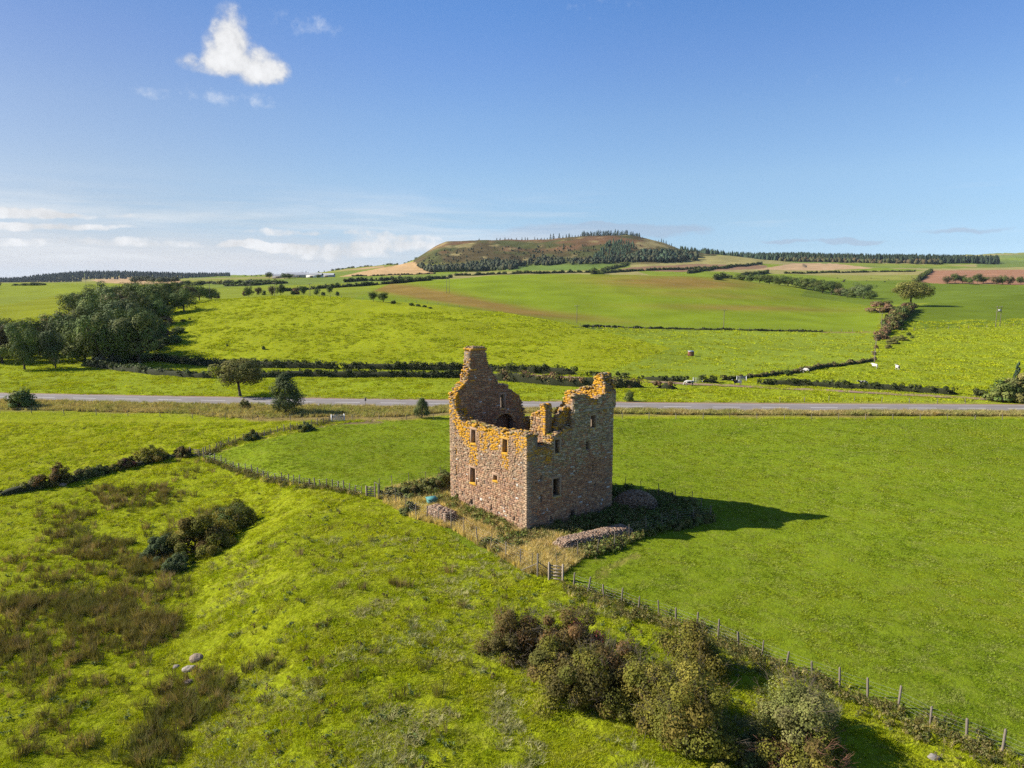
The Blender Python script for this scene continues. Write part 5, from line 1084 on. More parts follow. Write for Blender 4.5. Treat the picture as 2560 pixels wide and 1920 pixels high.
fence('fence on the brow of the hill pasture', [along(u, 333) for u in (780, 860, 940, 1020, 1090, 1160)], 1.2, .14, (.6, 1.1), 5.0, world=True)
fence('thin fence across the meadow strip beyond the road', [(1950, 1006), (2100, 1003), (2300, 1008), (2480, 1012)], 1.1, .1, (.5, .95), 5.0)

def timber_gate(label, p, ang, w, h, bars, post_h, name='wooden_gate', mt=None, brace=True):
    t = thing(name, label, 'gate', p, ang); mt = mt or M_PALE
    for s in (0, 1):
        mb = MB(); mb.tube([(s * w, 0, -.3), (s * w, 0, post_h)], .075, 8); add('post', mb.mesh('post'), mt, t)
    for i in range(bars):
        z = .12 + (h - .18) * i / (bars - 1); mb = MB(); mb.box((w / 2, .05, z), (w / 2 - .06, 0, 0), (0, .02, 0), (0, 0, .05)); add('rail', mb.mesh('rail'), mt, t)
    for s in (.08, .5, .92) if w < 2 else (.03, .97):
        mb = MB(); mb.box((w * s, .09, h / 2 + .02), (.045, 0, 0), (0, .02, 0), (0, 0, h / 2)); add('stile', mb.mesh('stile'), mt, t)
    if brace:
        mb = MB(); mb.tube([(.1, .1, .15), (w - .1, .1, h - .1)], .03, 4); add('brace', mb.mesh('brace'), mt, t)
    return t
M_PALE = mat_plain('pale_weathered_timber', (.33, .27, .20), .85, .35, 6)
p0, p1 = hit(1372, 1449), hit(1395, 1453); d = p1 - p0; timber_gate('small pale wooden gate at the corner of the enclosure', p0, math.atan2(d[1], d[0]), max(1.15, d.length), 1.25, 5, 1.45)
p0, p1 = hit(916, 1242), hit(936, 1243); d = p1 - p0; timber_gate('small pale wooden stile gate where the bank fence meets the enclosure', p0, math.atan2(d[1], d[0]), max(1.0, d.length), 1.15, 5, 1.25)
p = hit(1344, 1441); t = thing('straining_post', 'tall braced straining post beside the corner gate', 'post', p)
mb = MB(); mb.tube([(0, 0, -.4), (0, 0, 1.9)], .07, 8); add('upright', mb.mesh('upright'), M_WOOD, t)
mb = MB(); mb.tube([(0, 0, 1.25), (1.15, -.25, .5)], .04, 6); add('brace', mb.mesh('brace'), M_WOOD, t)
mb = MB(); mb.tube([(0, 0, 1.1), (-1.3, .75, .2)], .04, 6); add('brace', mb.mesh('brace'), M_WOOD, t)
p = hit(942, 1246); t = thing('fence_frame', 'tall timber end frame of the enclosure fence beside the stile gate', 'fence', p)
for x, y in ((-.25, .3), (.25, -.3)): mb = MB(); mb.tube([(x, y, -.3), (x, y, 1.75)], .055, 7); add('post', mb.mesh('post'), M_WOOD, t)
mb = MB(); mb.tube([(-.25, .3, 1.72), (.25, -.3, 1.72)], .045, 6); add('rail', mb.mesh('rail'), M_WOOD, t)
p0, p1 = hit(829, 1055), hit(861, 1053); d = p1 - p0; timber_gate('grey metal field gate and hurdle in the corner under the verge', p0, math.atan2(d[1], d[0]), d.length, 1.15, 6, 1.3, name='field_gate', mt=M_STEEL)
p0, p1 = hit(476, 1141), hit(499, 1143); d = p1 - p0; timber_gate('grey field gate at the muddy meeting of the two fences', p0, math.atan2(d[1], d[0]), max(2.2, d.length), 1.1, 5, 1.4, name='field_gate', mt=M_WOOD)
p0, p1 = hit(2497, 1000), hit(2508, 1000); d = p1 - p0; timber_gate('pale gate at the end of the farm track', p0, .9, 2.6, 1.25, 5, 1.5, name='field_gate', mt=M_STEEL)
p0 = hit(1733, 957); timber_gate('grey field gate behind the walking cow', p0, -.05, 2.1, 1.15, 5, 1.3, name='field_gate', mt=M_STEEL)
p0 = hit(1842, 953); timber_gate('grey field gate behind the patched cow at the hedge gap', p0, -.05, 2.2, 1.15, 5, 1.3, name='field_gate', mt=M_STEEL)
p = hit(914, 1013); t = thing('marker_post', 'small dark verge marker sign standing at the road edge', 'marker')
t.location = p; mb = MB(); mb.tube([(0, 0, -.2), (0, 0, 1.3)], .035, 6); add('post', mb.mesh('post'), M_POLE, t)
mb = MB(); mb.box((0, 0, 1.15), (.16, 0, 0), (0, .02, 0), (0, 0, .30)); add('plate', mb.mesh('plate'), mat_plain('dark_plate', (.05, .055, .06), .6, .2, 5, .1), t)

def pole(label, p, h, cross=True, double=False, group=None, transformer=False):
    t = thing('utility_pole', label, 'pole', p, -.15, group)
    xs = (-.9, .9) if double else (0,)
    for x in xs: mb = MB(); mb.tube([(x, 0, -.5), (x, 0, h)], [.15, .10], 8); add('shaft', mb.mesh('shaft'), M_POLE, t)
    if cross:
        mb = MB(); mb.box((0, -.12, h - .35), (1.25 if not double else 1.6, 0, 0), (0, .06, 0), (0, 0, .07)); a = add('crossarm', mb.mesh('crossarm'), M_POLE, t)
        for x in (-1.1, 0, 1.1): mb = MB(); mb.tube([(x, -.12, h - .3), (x, -.12, h - .14), (x, -.12, h - .05)], [.03, .06, .03], 6); add('insulator', mb.mesh('insulator'), M_STEEL, a)
    if transformer:
        mb = MB(); mb.box((0.2, 0, h - 1.9), (.5, 0, 0), (0, .35, 0), (0, 0, .45)); add('transformer', mb.mesh('transformer'), M_STEEL, t)
        mb = MB(); mb.box((0, 0, h - 2.45), (1.05, 0, 0), (0, .12, 0), (0, 0, .08)); add('platform', mb.mesh('platform'), M_POLE, t)
    return t
for u, v0, v1, lab, kw in ((1442, 763, 808, 'utility pole at the fence corner below the sown hill', {}), (1809, 775, 821, 'brown utility pole beside the dark strip under the sown field', {}), (2202, 787, 832, 'utility pole at the boundary hedge where the fences meet', {}), (2494, 774, 817, 'twin transformer poles on the slope above the cattle field', dict(double=True, transformer=True)),
        (1120, 694, 733, 'twin utility poles standing in the sown hill', dict(double=True)), (536, 715, 759, 'utility pole beyond the end of the wood', {}), (696, 714, 748, 'utility pole among the hedge trees behind the pasture', {}), (783, 706, 738, 'slim utility pole beside the last hedge trees', {}), (299, 836, 885, 'pale utility pole in front of the silvery willow', {}), (2186, 880, 909, 'short pole at the corner of the two cattle fields', {}), (217, 704, 735, 'utility pole in the meadow behind the wood', {})):
    p = hit(u, v1) if u not in (536, 696, 783) else along(u, 345 if u == 536 else 352)
    pole(lab, p, (v1 - v0) * mpp(p) if u != 299 else 6.5, **kw)

# ------------------------------------------------------------------ stone heaps, boulders and small things near the tower
def rubble_mesh(loc, half, height, n, rng, sh='mound', size=(.07, .17), pal=RED, ang=0.0):
    mb = MB(); ca, sa = math.cos(ang), math.sin(ang)
    def top(a, b_):
        if sh == 'mound': return height * max(0, 1 - (a * a + b_ * b_)) ** .7
        e = max(abs(a), 0); return height * (1 - max(0, (e - .8) / .2) ** 2 * .5) * (1 - max(0, (abs(b_) - .55) / .45) ** 2 * .6)
    for _ in range(n):
        if sh == 'mound':
            r, th = math.sqrt(rng.random()), rng.uniform(0, 6.28); a, b_ = r * math.cos(th), r * math.sin(th)
        else: a, b_ = rng.uniform(-1, 1), rng.uniform(-1, 1)
        z = top(a, b_) * (1 if rng.random() < .75 or sh == 'mound' else rng.random()); x, y = a * half[0], b_ * half[1]
        c = (x * ca - y * sa, x * sa + y * ca, z - .03); r = rng.uniform(*size); k = np.array(pal[rng.integers(len(pal))]) * rng.uniform(.8, 1.25)
        mb.put(loose(c, r, rng), LOOSE_Q, col=np.array([*k, .05]))
    return mb
def heap(name, label, u, v, half, height, n, sh, ang, size, pal, seed):
    rng = np.random.default_rng(seed); p = hit(u, v); t = thing(name, label, 'rubble', p)
    mb = MB(); ca, sa = math.cos(ang), math.sin(ang); G = 14; V = []
    for i in range(G):
        for j in range(G):
            a, b_ = -1 + 2 * i / (G - 1), -1 + 2 * j / (G - 1)
            z = height * (max(0, 1 - (a * a + b_ * b_)) ** .7 if sh == 'mound' else (0 if max(abs(a), abs(b_)) > .98 else .9)) - .12
            x, y = a * half[0] * .96, b_ * half[1] * .96; V.append((x * ca - y * sa, x * sa + y * ca, z))
    mb.put(V, [(i * G + j, (i + 1) * G + j, (i + 1) * G + j + 1, i * G + j + 1) for i in range(G - 1) for j in range(G - 1)])
    add('soil_core', mb.mesh('soil_core'), M_MORTAR, t)
    o = add('rubble', rubble_mesh(p, half, height, n, rng, sh, size, pal, ang).mesh('rubble'), M_STONE, t); o['kind'] = 'stuff'
    return t, p
PINK = [(0.252, 0.168, 0.115), (0.214, 0.135, 0.090), (0.277, 0.197, 0.139), (0.189, 0.131, 0.094), (0.302, 0.234, 0.176)]
BRN = [(0.220, 0.138, 0.084), (0.182, 0.116, 0.068), (0.259, 0.171, 0.105), (0.286, 0.204, 0.137)]
heap('rubble_heap', 'brown mound of fallen rubble beyond the tower corner', 1588, 1268, (2.5, 2.2), 1.75, 1500, 'mound', 0, (.06, .15), BRN, 41)
heap('rubble_heap', 'long low pinkish heap of stacked stone in front of the shaded wall', 1486, 1356, (4.1, .95), .95, 2600, 'bank', math.radians(31), (.045, .11), PINK, 42)
# the neat stack is laid in courses, each block its own
p = hit(1104, 1300); t = thing('stone_stack', 'neat coursed stack of pale pink stones inside the sunny fence', 'stone stack', p); rng = np.random.default_rng(43); ang = math.radians(131)
ex, ey = np.array([math.cos(ang), math.sin(ang), 0]), np.array([-math.sin(ang), math.cos(ang), 0])
mb = MB(); mb.box((0, 0, .48), ex * 1.55, ey * .58, (0, 0, .60)); add('heart', mb.mesh('heart'), M_MORTAR, t)
for side, o, e, n, ln in ((0, -ex * 1.65 + ey * .66, ex, ey, 3.3), (1, -ex * 1.65 - ey * .66, ex, -ey, 3.3), (2, -ex * 1.65 - ey * .66, ey, -ex, 1.32), (3, ex * 1.65 - ey * .66, ey, ex, 1.32)):
    z = -.1
    while z < 1.05:
        h = rng.uniform(.12, .2); s = 0
        while s < ln - .05:
            e1 = min(s + rng.uniform(.25, .55), ln); V = stone_verts(o, e, n, s + .01, e1 - .01, z + .008, z + h - .008, rng.uniform(-.02, .05), rng); s = e1
            k = np.array(PINK[rng.integers(5)]) * rng.uniform(.85, 1.15); add('stone', mesh_from('stone', V, [STONE_Q], {'scol': np.tile(np.array([*k, .05]), (12, 1))}), M_STONE, t)
        z += h
for _ in range(90):
    a, b_ = rng.uniform(-1.6, 1.6), rng.uniform(-.6, .6); V = loose(ex * a + ey * b_ + np.array([0, 0, 1.09 + rng.uniform(-.03, .06)]), rng.uniform(.10, .2), rng, (1, .7, .3)); k = np.array(PINK[rng.integers(5)]) * rng.uniform(.9, 1.25)
    add('cap_stone', mesh_from('cap_stone', V, [LOOSE_Q], {'scol': np.tile(np.array([*k, .02]), (8, 1))}), M_STONE, t)
p = hit(1080, 1262); t = thing('storage_box', 'teal green plastic box standing in the enclosure grass', 'box', (p[0], p[1], p[2]), .5); mt = mat_plain('teal_plastic', (.075, .22, .21), .5, .15, 4, .05)
mb = MB(); V = [(-.42, -.3, 0), (.42, -.3, 0), (.42, .3, 0), (-.42, .3, 0), (-.5, -.38, .62), (.5, -.38, .62), (.5, .38, .72), (-.5, .38, .72)]; mb.put(V, [(0, 3, 2, 1), (0, 1, 5, 4), (1, 2, 6, 5), (2, 3, 7, 6), (3, 0, 4, 7), (4, 5, 6, 7)]); add('bin', mb.mesh('bin'), mt, t)
mb = MB(); mb.box((0, 0, .72), (.55, 0, 0), (0, .43, .055), (0, -.006, .045)); add('lid', mb.mesh('lid'), mt, t)
def boulder(label, u, v, r, col, seed):
    bm = bmesh.new(); bmesh.ops.create_icosphere(bm, subdivisions=3, radius=r); rg = np.random.default_rng(seed)
    for vt in bm.verts:
        n = float(fbm(vt.co.x / r * 1.1 + seed, vt.co.y / r * 1.1 + vt.co.z / r * .7, 4, seed)); vt.co *= .65 + .7 * n; vt.co.z *= .6
    me = bpy.data.meshes.new('boulder'); bm.to_mesh(me); bm.free(); a = me.attributes.new('scol', 'FLOAT_COLOR', 'POINT'); a.data.foreach_set('color', np.tile(np.array([*col, .0], np.float32), len(me.vertices)))
    p = hit(u, v); add('boulder', me, M_STONE, None, (p[0], p[1], p[2] + r * .12), label=label, cat='boulder')
boulder('pale grey boulder lying in the grass below the bank', 473, 1674, .40, (.33, .29, .23), 3); boulder('flat brownish boulder just above the pale grey one', 492, 1646, .46, (.23, .18, .13), 4)
boulder('small stone beside the two boulders', 440, 1668, .22, (.22, .19, .165), 5); boulder('rounded grey stone in the shaded grass near the wire fence', 2334, 1895, .27, (.22, .20, .18), 6); boulder('pale sandy stone in the ditch hedge', 157, 1214, .45, (.27, .20, .14), 7)
boulder('low brown stone below the two boulders', 470, 1706, .28, (.2, .155, .125), 8)
p = hit(1727, 890); t = thing('cattle_feeder', 'square red brown feeder standing alone in the flat field', 'feeder', p, .1); mt = mat_plain('red_oxide_boards', (.19, .075, .050), .8, .3, 3)
for i in range(5): mb = MB(); mb.box((0, -.55 + 0, .18 + .28 * i), (.75, 0, 0), (0, .03, 0), (0, 0, .13)); add('board', mb.mesh('board'), mt, t)
for sx in (-.75, .75): mb = MB(); mb.box((sx, 0, .72), (.04, 0, 0), (0, .55, 0), (0, 0, .72)); add('side', mb.mesh('side'), mt, t)
mb = MB(); mb.box((0, 0, 1.5), (.85, 0, 0), (0, .7, .1), (0, -.004, .03)); add('roof', mb.mesh('roof'), M_STEEL, t)

# ------------------------------------------------------------------ cattle
def mat_cow():
    m, b, out = mat('cow_hide'); tc = b.node('ShaderNodeTexCoord').outputs['Object']; oi = b.node('ShaderNodeObjectInfo')
    ad = b.node('ShaderNodeVectorMath', operation='ADD'); b.put(ad.inputs[0], tc); mu = b.mul((31.0, 17.0, 9.0), oi.outputs['Random']); b.put(ad.inputs[1], mu)
    n = b.noise(ad.outputs[0], 1.15, 2, .45, .3); c = b.mix(b.ss(n, .485, .505), (.58, .55, .50), (.025, .022, .02)); pbr(b, out, c, .8, None, spec=.2); return m
M_COW = mat_cow()
def cow_mesh(graze):
    hd = [(1.12, 0, .98), (1.34, 0, .55), (1.46, 0, .18)] if graze else [(1.08, 0, 1.36), (1.36, 0, 1.42), (1.66, 0, 1.24)]
    vs = [(-1.0, 0, 1.14), (-.45, 0, 1.06), (.15, 0, 1.02), (.58, 0, 1.08), (.82, 0, 1.16), *hd]; rd = [.27, .36, .40, .34, .25, .16, .13, .085]
    ed = [(i, i + 1) for i in range(7)]
    def chain(root, pts, rs):
        prev = root
        for q, r in zip(pts, rs): vs.append(q); rd.append(r); ed.append((prev, len(vs) - 1)); prev = len(vs) - 1
    for s in (-1, 1):
        f = .08 * s; chain(3, [(.60, .20 * s, .74), (.58 + f, .21 * s, .42), (.60 + f, .21 * s, .22), (.60 + f, .21 * s, .0)], [.13, .075, .055, .06])
        chain(0, [(-.88, .21 * s, .80), (-.98 - f, .22 * s, .46), (-.93 - f, .22 * s, .22), (-.90 - f, .22 * s, .0)], [.17, .08, .055, .06])
        h = hd[1]; chain(6, [(h[0] - .02, .2 * s, h[2] + .1)], [.04])
    chain(0, [(-1.25, 0, 1.1), (-1.32, 0, .75), (-1.30, 0, .5)], [.05, .025, .04]); chain(1, [(-.5, 0, .66)], [.12])
    me = bpy.data.meshes.new('cow'); me.from_pydata(vs, ed, []); o = bpy.data.objects.new('cow_tmp', me); COL.objects.link(o)
    m = o.modifiers.new('s', 'SKIN'); o.modifiers.new('d', 'SUBSURF').levels = 2; sv = me.skin_vertices[0].data
    for i, r in enumerate(rd): sv[i].radius = (r, r)
    sv[2].use_root = True
    dg = bpy.context.evaluated_depsgraph_get(); me2 = bpy.data.meshes.new_from_object(o.evaluated_get(dg)); me2.name = 'cow'
    bpy.data.objects.remove(o); me2.materials.clear(); me2.materials.append(M_COW)
    for pl in me2.polygons: pl.use_smooth = True
    return me2
CW = [cow_mesh(False), cow_mesh(True)]
for u, v, rz, g, lab in ((1722, 965, 3.0, 1, 'white cow walking with lowered head on the farm track by the gate'), (1842, 964, 3.2, 0, 'white cow with dark patches standing in the hedge gap'), (2014, 933, 2.6, 1, 'darker patched cow grazing beside the hedge bank'), (2186, 921, 1.9, 0, 'white cow standing at the corner of the cattle field fence'), (2243, 925, 1.5, 0, 'patched cow standing out in the open cattle field'), (2157, 966, 3.2, 0, 'cow half hidden behind the long clipped hedge')):
    p = hit(u, v); o = add('cow', CW[g], None, None, (p[0], p[1], p[2]), label=lab, cat='cow', group='cattle'); o.rotation_euler = (0, 0, rz); o.scale = (.86, .86, .92)
CDARK = CW[1].copy(); CDARK.materials.clear(); CDARK.materials.append(mat_plain('dark_hide', (.04, .03, .025), .8, .3, 2, .1))
for i in range(13):
    u, Y = 2060 + 26 * rr.random() * 8, 840 + rr.uniform(0, 110); p = along(u, Y); o = add('cow', CDARK, None, None, p, label='tiny dark grazing beast in the far green field behind the copse', cat='cow', group='far grazing cattle'); o.rotation_euler = (0, 0, rr.uniform(0, 6))
# ------------------------------------------------------------------ distant farm
def shed(label, u0, u1, Y, h, depth, wall_c, roof_c):
    a, b_ = along(u0, Y), along(u1, Y); z = min(a[2], b_[2]) - .3; w = (b_ - a).length; t = thing('farm_shed', label, 'shed', (a[0], a[1], z), math.atan2(b_[1] - a[1], b_[0] - a[0]))
    mb = MB(); mb.box((w / 2, depth / 2, h / 2), (w / 2, 0, 0), (0, depth / 2, 0), (0, 0, h / 2)); add('wall', mb.mesh('wall'), mat_plain('shed_wall', wall_c, .8, .2, .3), t)
    mb = MB(); r = depth * .22; V = [(-.4, -.5, h), (w + .4, -.5, h), (w + .4, depth / 2, h + r), (-.4, depth / 2, h + r), (-.4, depth + .5, h), (w + .4, depth + .5, h)]; mb.put([*V, *[(x, y, zz + .18) for x, y, zz in V]], [(0, 3, 2, 1), (3, 4, 5, 2), (6, 7, 8, 9), (9, 8, 11, 10), (0, 1, 7, 6), (4, 10, 11, 5)]); add('roof', mb.mesh('roof'), mat_plain('shed_roof', roof_c, .6, .2, .3), t)
    for k in range(int(w // 14)): mb = MB(); mb.box((8 + k * 14, -.06, h * .4), (2.2, 0, 0), (0, .05, 0), (0, 0, h * .4)); add('door', mb.mesh('door'), M_POLE, t)
shed('long grey roofed farm shed beyond the meadows', 722, 776, 1110, 4.5, 20, (.30, .29, .28), (.30, .31, .33)); shed('white walled farm shed at the stubble end of the farm', 775, 812, 1090, 4.5, 14, (.62, .61, .58), (.36, .37, .38))
shed('low dark farm shed nearest the round farmyard trees', 692, 722, 1085, 3.5, 14, (.24, .22, .20), (.27, .28, .29)); shed('small pale roofed shed at the end of the farm', 812, 842, 1120, 4, 12, (.40, .38, .36), (.42, .43, .44))
for u, w, h in ((684, 13, 10), (722, 16, 9), (735, 14, 8), (806, 10, 6)): plant('oak1', along(u, 1060), w, h, 'round dark tree in the distant farmyard', 'tree', 'farmyard trees')

# ------------------------------------------------------------------ grass, rushes and weeds: uncountable, scattered as instances
SRC = bpy.data.collections.new('grass_sources')
def tuft(name, n, rad, h, wd, mt, seed, lean=.5, cname=None, droop=.25):
    rng = np.random.default_rng(seed); V, Tr = [], []
    for i in range(n):
        a = rng.uniform(0, 6.28); r = rad * math.sqrt(rng.random()); b_ = np.array([r * math.cos(a), r * math.sin(a), -.03]); hh = h * rng.uniform(.55, 1.15); ld = a + rng.normal() * .8; L = hh * lean * rng.uniform(.3, 1.2)
        tip = b_ + np.array([math.cos(ld) * L, math.sin(ld) * L, hh * (1 - droop * rng.random())]); mid = b_ + np.array([math.cos(ld) * L * .35, math.sin(ld) * L * .35, hh * .6]); sd = np.array([-math.sin(a + 1), math.cos(a + 1), 0]) * wd * rng.uniform(.6, 1.3) / 2
        k = len(V); V += [b_ - sd, b_ + sd, mid + sd * .9, mid - sd * .9, tip]; Tr += [(k, k + 1, k + 2), (k, k + 2, k + 3), (k + 3, k + 2, k + 4)]
    me = mesh_from(name, np.array(V), [np.array(Tr)]); me.materials.append(mt); o = bpy.data.objects.new(name, me); return o
def weed(name, n, rad, h, leaf, pal, seed, mt):
    rng = np.random.default_rng(seed); C = [(rng.normal() * rad * .5, rng.normal() * rad * .5, h * (.25 + .65 * rng.random())) for _ in range(9)]
    V, Q, c = leaf_cloud(C, rad * .55, n // 9, leaf, pal, rng, shell=.2); V[:, 2] = np.maximum(V[:, 2], -.02); me = mesh_from(name, V, [Q], {'lcol': c}); me.materials.append(mt); return bpy.data.objects.new(name, me)
def scatter(name, label, P, sc, srcs, cat='grass', seed=0, tilt=.15):
    rng = np.random.default_rng(seed); c = bpy.data.collections.new(name + '_src')
    for o in srcs: c.objects.link(o)
    me = bpy.data.meshes.new(name); me.vertices.add(len(P)); me.vertices.foreach_set('co', np.asarray(P, np.float32).ravel())
    for k, t, v in (('sc', 'FLOAT', sc), ('rz', 'FLOAT', rng.uniform(0, 6.28, len(P))), ('tx', 'FLOAT', rng.normal(size=len(P)) * tilt), ('pk', 'INT', rng.integers(0, len(srcs), len(P)))):
        a = me.attributes.new(k, t, 'POINT'); a.data.foreach_set('value', np.asarray(v, np.int32 if t == 'INT' else np.float32))
    o = add(name, me, label=label, cat=cat, kind='stuff')
    ng = bpy.data.node_groups.new(name, 'GeometryNodeTree'); ng.interface.new_socket('Geometry', in_out='INPUT', socket_type='NodeSocketGeometry'); ng.interface.new_socket('Geometry', in_out='OUTPUT', socket_type='NodeSocketGeometry')
    N = ng.nodes; L = ng.links; gi, go = N.new('NodeGroupInput'), N.new('NodeGroupOutput'); iop = N.new('GeometryNodeInstanceOnPoints'); ci = N.new('GeometryNodeCollectionInfo'); ci.inputs[0].default_value = c; ci.inputs[1].default_value = True; ci.inputs[2].default_value = True
    def at_(k, t):
        n = N.new('GeometryNodeInputNamedAttribute'); n.data_type = t; n.inputs[0].default_value = k; return n.outputs[0]
    cx = N.new('ShaderNodeCombineXYZ'); L.new(at_('tx', 'FLOAT'), cx.inputs[0]); L.new(at_('rz', 'FLOAT'), cx.inputs[2])
    L.new(gi.outputs[0], iop.inputs['Points']); L.new(ci.outputs[0], iop.inputs['Instance']); iop.inputs['Pick Instance'].default_value = True
    L.new(at_('pk', 'INT'), iop.inputs['Instance Index']); L.new(cx.outputs[0], iop.inputs['Rotation']); L.new(at_('sc', 'FLOAT'), iop.inputs['Scale']); L.new(iop.outputs[0], go.inputs[0])
    md = o.modifiers.new('scatter', 'NODES'); md.node_group = ng
    return o
GR = np.random.default_rng(77)
def field_pts(n, y0, y1, umax=.86):
    """points over the near ground, even on the picture's scale rather than the ground's"""
    t = GR.random(n); Y = 1 / (1 / y0 + t * (1 / y1 - 1 / y0)); Y = np.where(GR.random(n) < .5, Y, GR.uniform(y0, y1, n)); w = GR.uniform(-umax, umax, n); return w * Y, Y
ENC = [(940, 1250), (1040, 1300), (1128, 1323), (1227, 1382), (1330, 1440), (1400, 1440), (1460, 1400), (1540, 1380), (1600, 1352), (1680, 1325), (1785, 1302), (1735, 1262), (1646, 1238), (1560, 1220), (1330, 1190), (1105, 1195), (975, 1222)]
def masks(x, y):
    z = T(x, y); u, v = px_of(x, y, z); a, b_ = tower_local(x, y)
    tow = (a > -.25) & (a < LA + .25) & (b_ > -.25) & (b_ < LB + .25)
    return z, u, v, tow, inpoly(u, v, CASTLE_FIELD), inpoly(u, v, ENC)
def near_z(x, y, z): return z
M_ROUGHB = mat_blade('rough_grass', (.325, .388, .013), (.395, .425, .014), (.205, .290, .015), (.50, .44, .15), .42)
M_FIELDB = mat_blade('field_grass', (.185, .262, .014), (.272, .315, .017), (.128, .208, .014), (.40, .40, .13), .55)
M_STRAWB = mat_blade('long_dry_grass', (.60, .47, .23), (.52, .43, .18), (.33, .33, .09), (.66, .54, .30), .5, .4)
M_RUSHB = mat_blade('rushes', (.150, .128, .040), (.120, .132, .036), (.200, .145, .058), (.32, .24, .13), .5)
M_VERGEB = mat_blade('verge_grass', (.42, .35, .15), (.30, .32, .09), (.32, .20, .09), (.52, .44, .22), .5)
# rough pasture in front and on the left
x, y = field_pts(230000, 27, 118); z, u, v, tow, fld, enc = masks(x, y)
k = ~tow & ~fld & ~enc & (v > 1045); k &= GR.random(len(x)) < .35 + .65 * sstep(fbm(x / 1.6, y / 1.6, 3, 5), .38, .60)
x, y, z = x[k], y[k], z[k]
scatter('rough_pasture_grass', 'tussocky yellow green grass over the bank and hollow', np.stack([x, y, z - .02], 1), (.55 + .9 * fbm(x / 2.4, y / 2.4, 3, 9) ** 1.5 * 1.6) * np.interp(y, [30, 60, 118], [.75, .92, 1.4]), [tuft('ta%d' % i, 26, .17, .21, .020, M_ROUGHB, 600 + i, .8) for i in range(4)], seed=1)
# even sward of the field behind the fence
x, y = field_pts(190000, 30, 122); z, u, v, tow, fld, enc = masks(x, y); k = ~tow & fld & ~enc
for bare in ([(1742, 1574), (1800, 1596), (1945, 1660), (1930, 1682), (1790, 1628), (1738, 1594)], [(770, 1064), (850, 1053), (935, 1052), (930, 1060), (850, 1065), (775, 1074)], [(505, 1136), (640, 1097), (750, 1073), (752, 1079), (650, 1103), (515, 1144)]): k &= ~(inpoly(u, v, bare) & (GR.random(len(x)) < .85))
x, y, z = x[k], y[k], z[k]
scatter('field_sward', 'even bright green grass of the flat field round the tower', np.stack([x, y, z - .02], 1), (.45 + .75 * fbm(x / 3, y / 3, 3, 12)) * np.interp(y, [30, 60, 122], [.8, 1.0, 1.6]), [tuft('tb%d' % i, 26, .19, .15, .020, M_FIELDB, 620 + i, .9) for i in range(3)], seed=2)
# long grass and weeds inside the enclosure
def poly_world(n, poly, zref=0.0):
    out = []; us = [q[0] for q in poly]; vs = [q[1] for q in poly]; q = np.stack([GR.uniform(min(us), max(us), n * 3), GR.uniform(min(vs), max(vs), n * 3)], 1); q = q[inpoly(q[:, 0], q[:, 1], poly)][:n]
    d = np.array([ray(*a) for a in q]); t = (zref - CAMH) / d[:, 2]; x, y = d[:, 0] * t, t; z = T(x, y)
    for _ in range(4): t = (z - CAMH) / d[:, 2]; x, y = d[:, 0] * t, t; z = T(x, y)
    return x, y, z
x, y, z = poly_world(9000, ENC); a_, b_ = tower_local(x, y); tow = (a_ > -.1) & (a_ < LA + .1) & (b_ > -.1) & (b_ < LB + .1); u, v = px_of(x, y, z)
dark = sstep(u, 1400, 1500) + sstep(fbm(x / 2, y / 2, 3, 15), .5, .6) * .6; k = ~tow & (GR.random(len(x)) > dark * .85); 
scatter('long_grass', 'long straw coloured seeding grass inside the enclosure fence', np.stack([x[k], y[k], z[k]], 1), GR.uniform(.6, 1.15, k.sum()), [tuft('tc%d' % i, 34, .2, .72, .022, M_STRAWB, 640 + i, .45) for i in range(3)], seed=3)
NET = [(0.150, 0.195, 0.042), (0.120, 0.169, 0.035), (0.182, 0.208, 0.053)]
wd = [weed('wa%d' % i, 130, .42, .65, .13, NET + BR[1:3], 650 + i, M_LEAFN) for i in range(3)]
k2 = ~tow & ((GR.random(len(x)) < dark * .2 * (u > 1380)) | ((b_ < 0) & (b_ > -2.2) & (a_ > .8) & (GR.random(len(x)) < .16)) | ((a_ < 0) & (a_ > -2.5) & (GR.random(len(x)) < .2)))
scatter('nettles', 'green nettles and weeds along the tower foot and shaded fence', np.stack([x[k2], y[k2], z[k2]], 1), GR.uniform(.6, 1.25, k2.sum()), wd, 'weeds', 4)
# rushes in the wet hollow
RUSH = [((330, 1240), (112, 30), 130), ((182, 1296), (50, 12), 22), ((160, 1338), (30, 10), 14), ((250, 1377), (78, 26), 90), ((352, 1418), (46, 24), 60), ((220, 1570), (205, 78), 210), ((250, 1480), (190, 60), 110), ((500, 1735), (95, 45), 70), ((430, 1800), (60, 60), 62), ((372, 1890), (54, 30), 34), ((130, 1420), (120, 60), 40), ((90, 1700), (80, 60), 26), ((250, 1700), (140, 80), 30), ((660, 1672), (40, 20), 14), ((150, 1850), (120, 50), 22), ((560, 1285), (70, 20), 20), ((470, 1180), (60, 30), 18), ((120, 1270), (90, 20), 14), ((430, 1330), (60, 20), 16), ((1000, 1440), (300, 120), 18), ((900, 1700), (320, 160), 16)]
xs, ys, zs = [], [], []
for (cu, cv), (ru, rv), n in RUSH:
    r, th = np.sqrt(GR.random(n)), GR.uniform(0, 6.28, n); pu, pv = cu + r * np.cos(th) * ru, cv + r * np.sin(th) * rv; d = np.array([ray(*q) for q in zip(pu, pv)]); zz = np.full(n, -2.5)
    for _ in range(6): t = (zz - CAMH) / d[:, 2]; zz = T(d[:, 0] * t, t)
    xs.append(d[:, 0] * t); ys.append(t); zs.append(zz)
x, y, z = np.concatenate(xs), np.concatenate(ys), np.concatenate(zs)
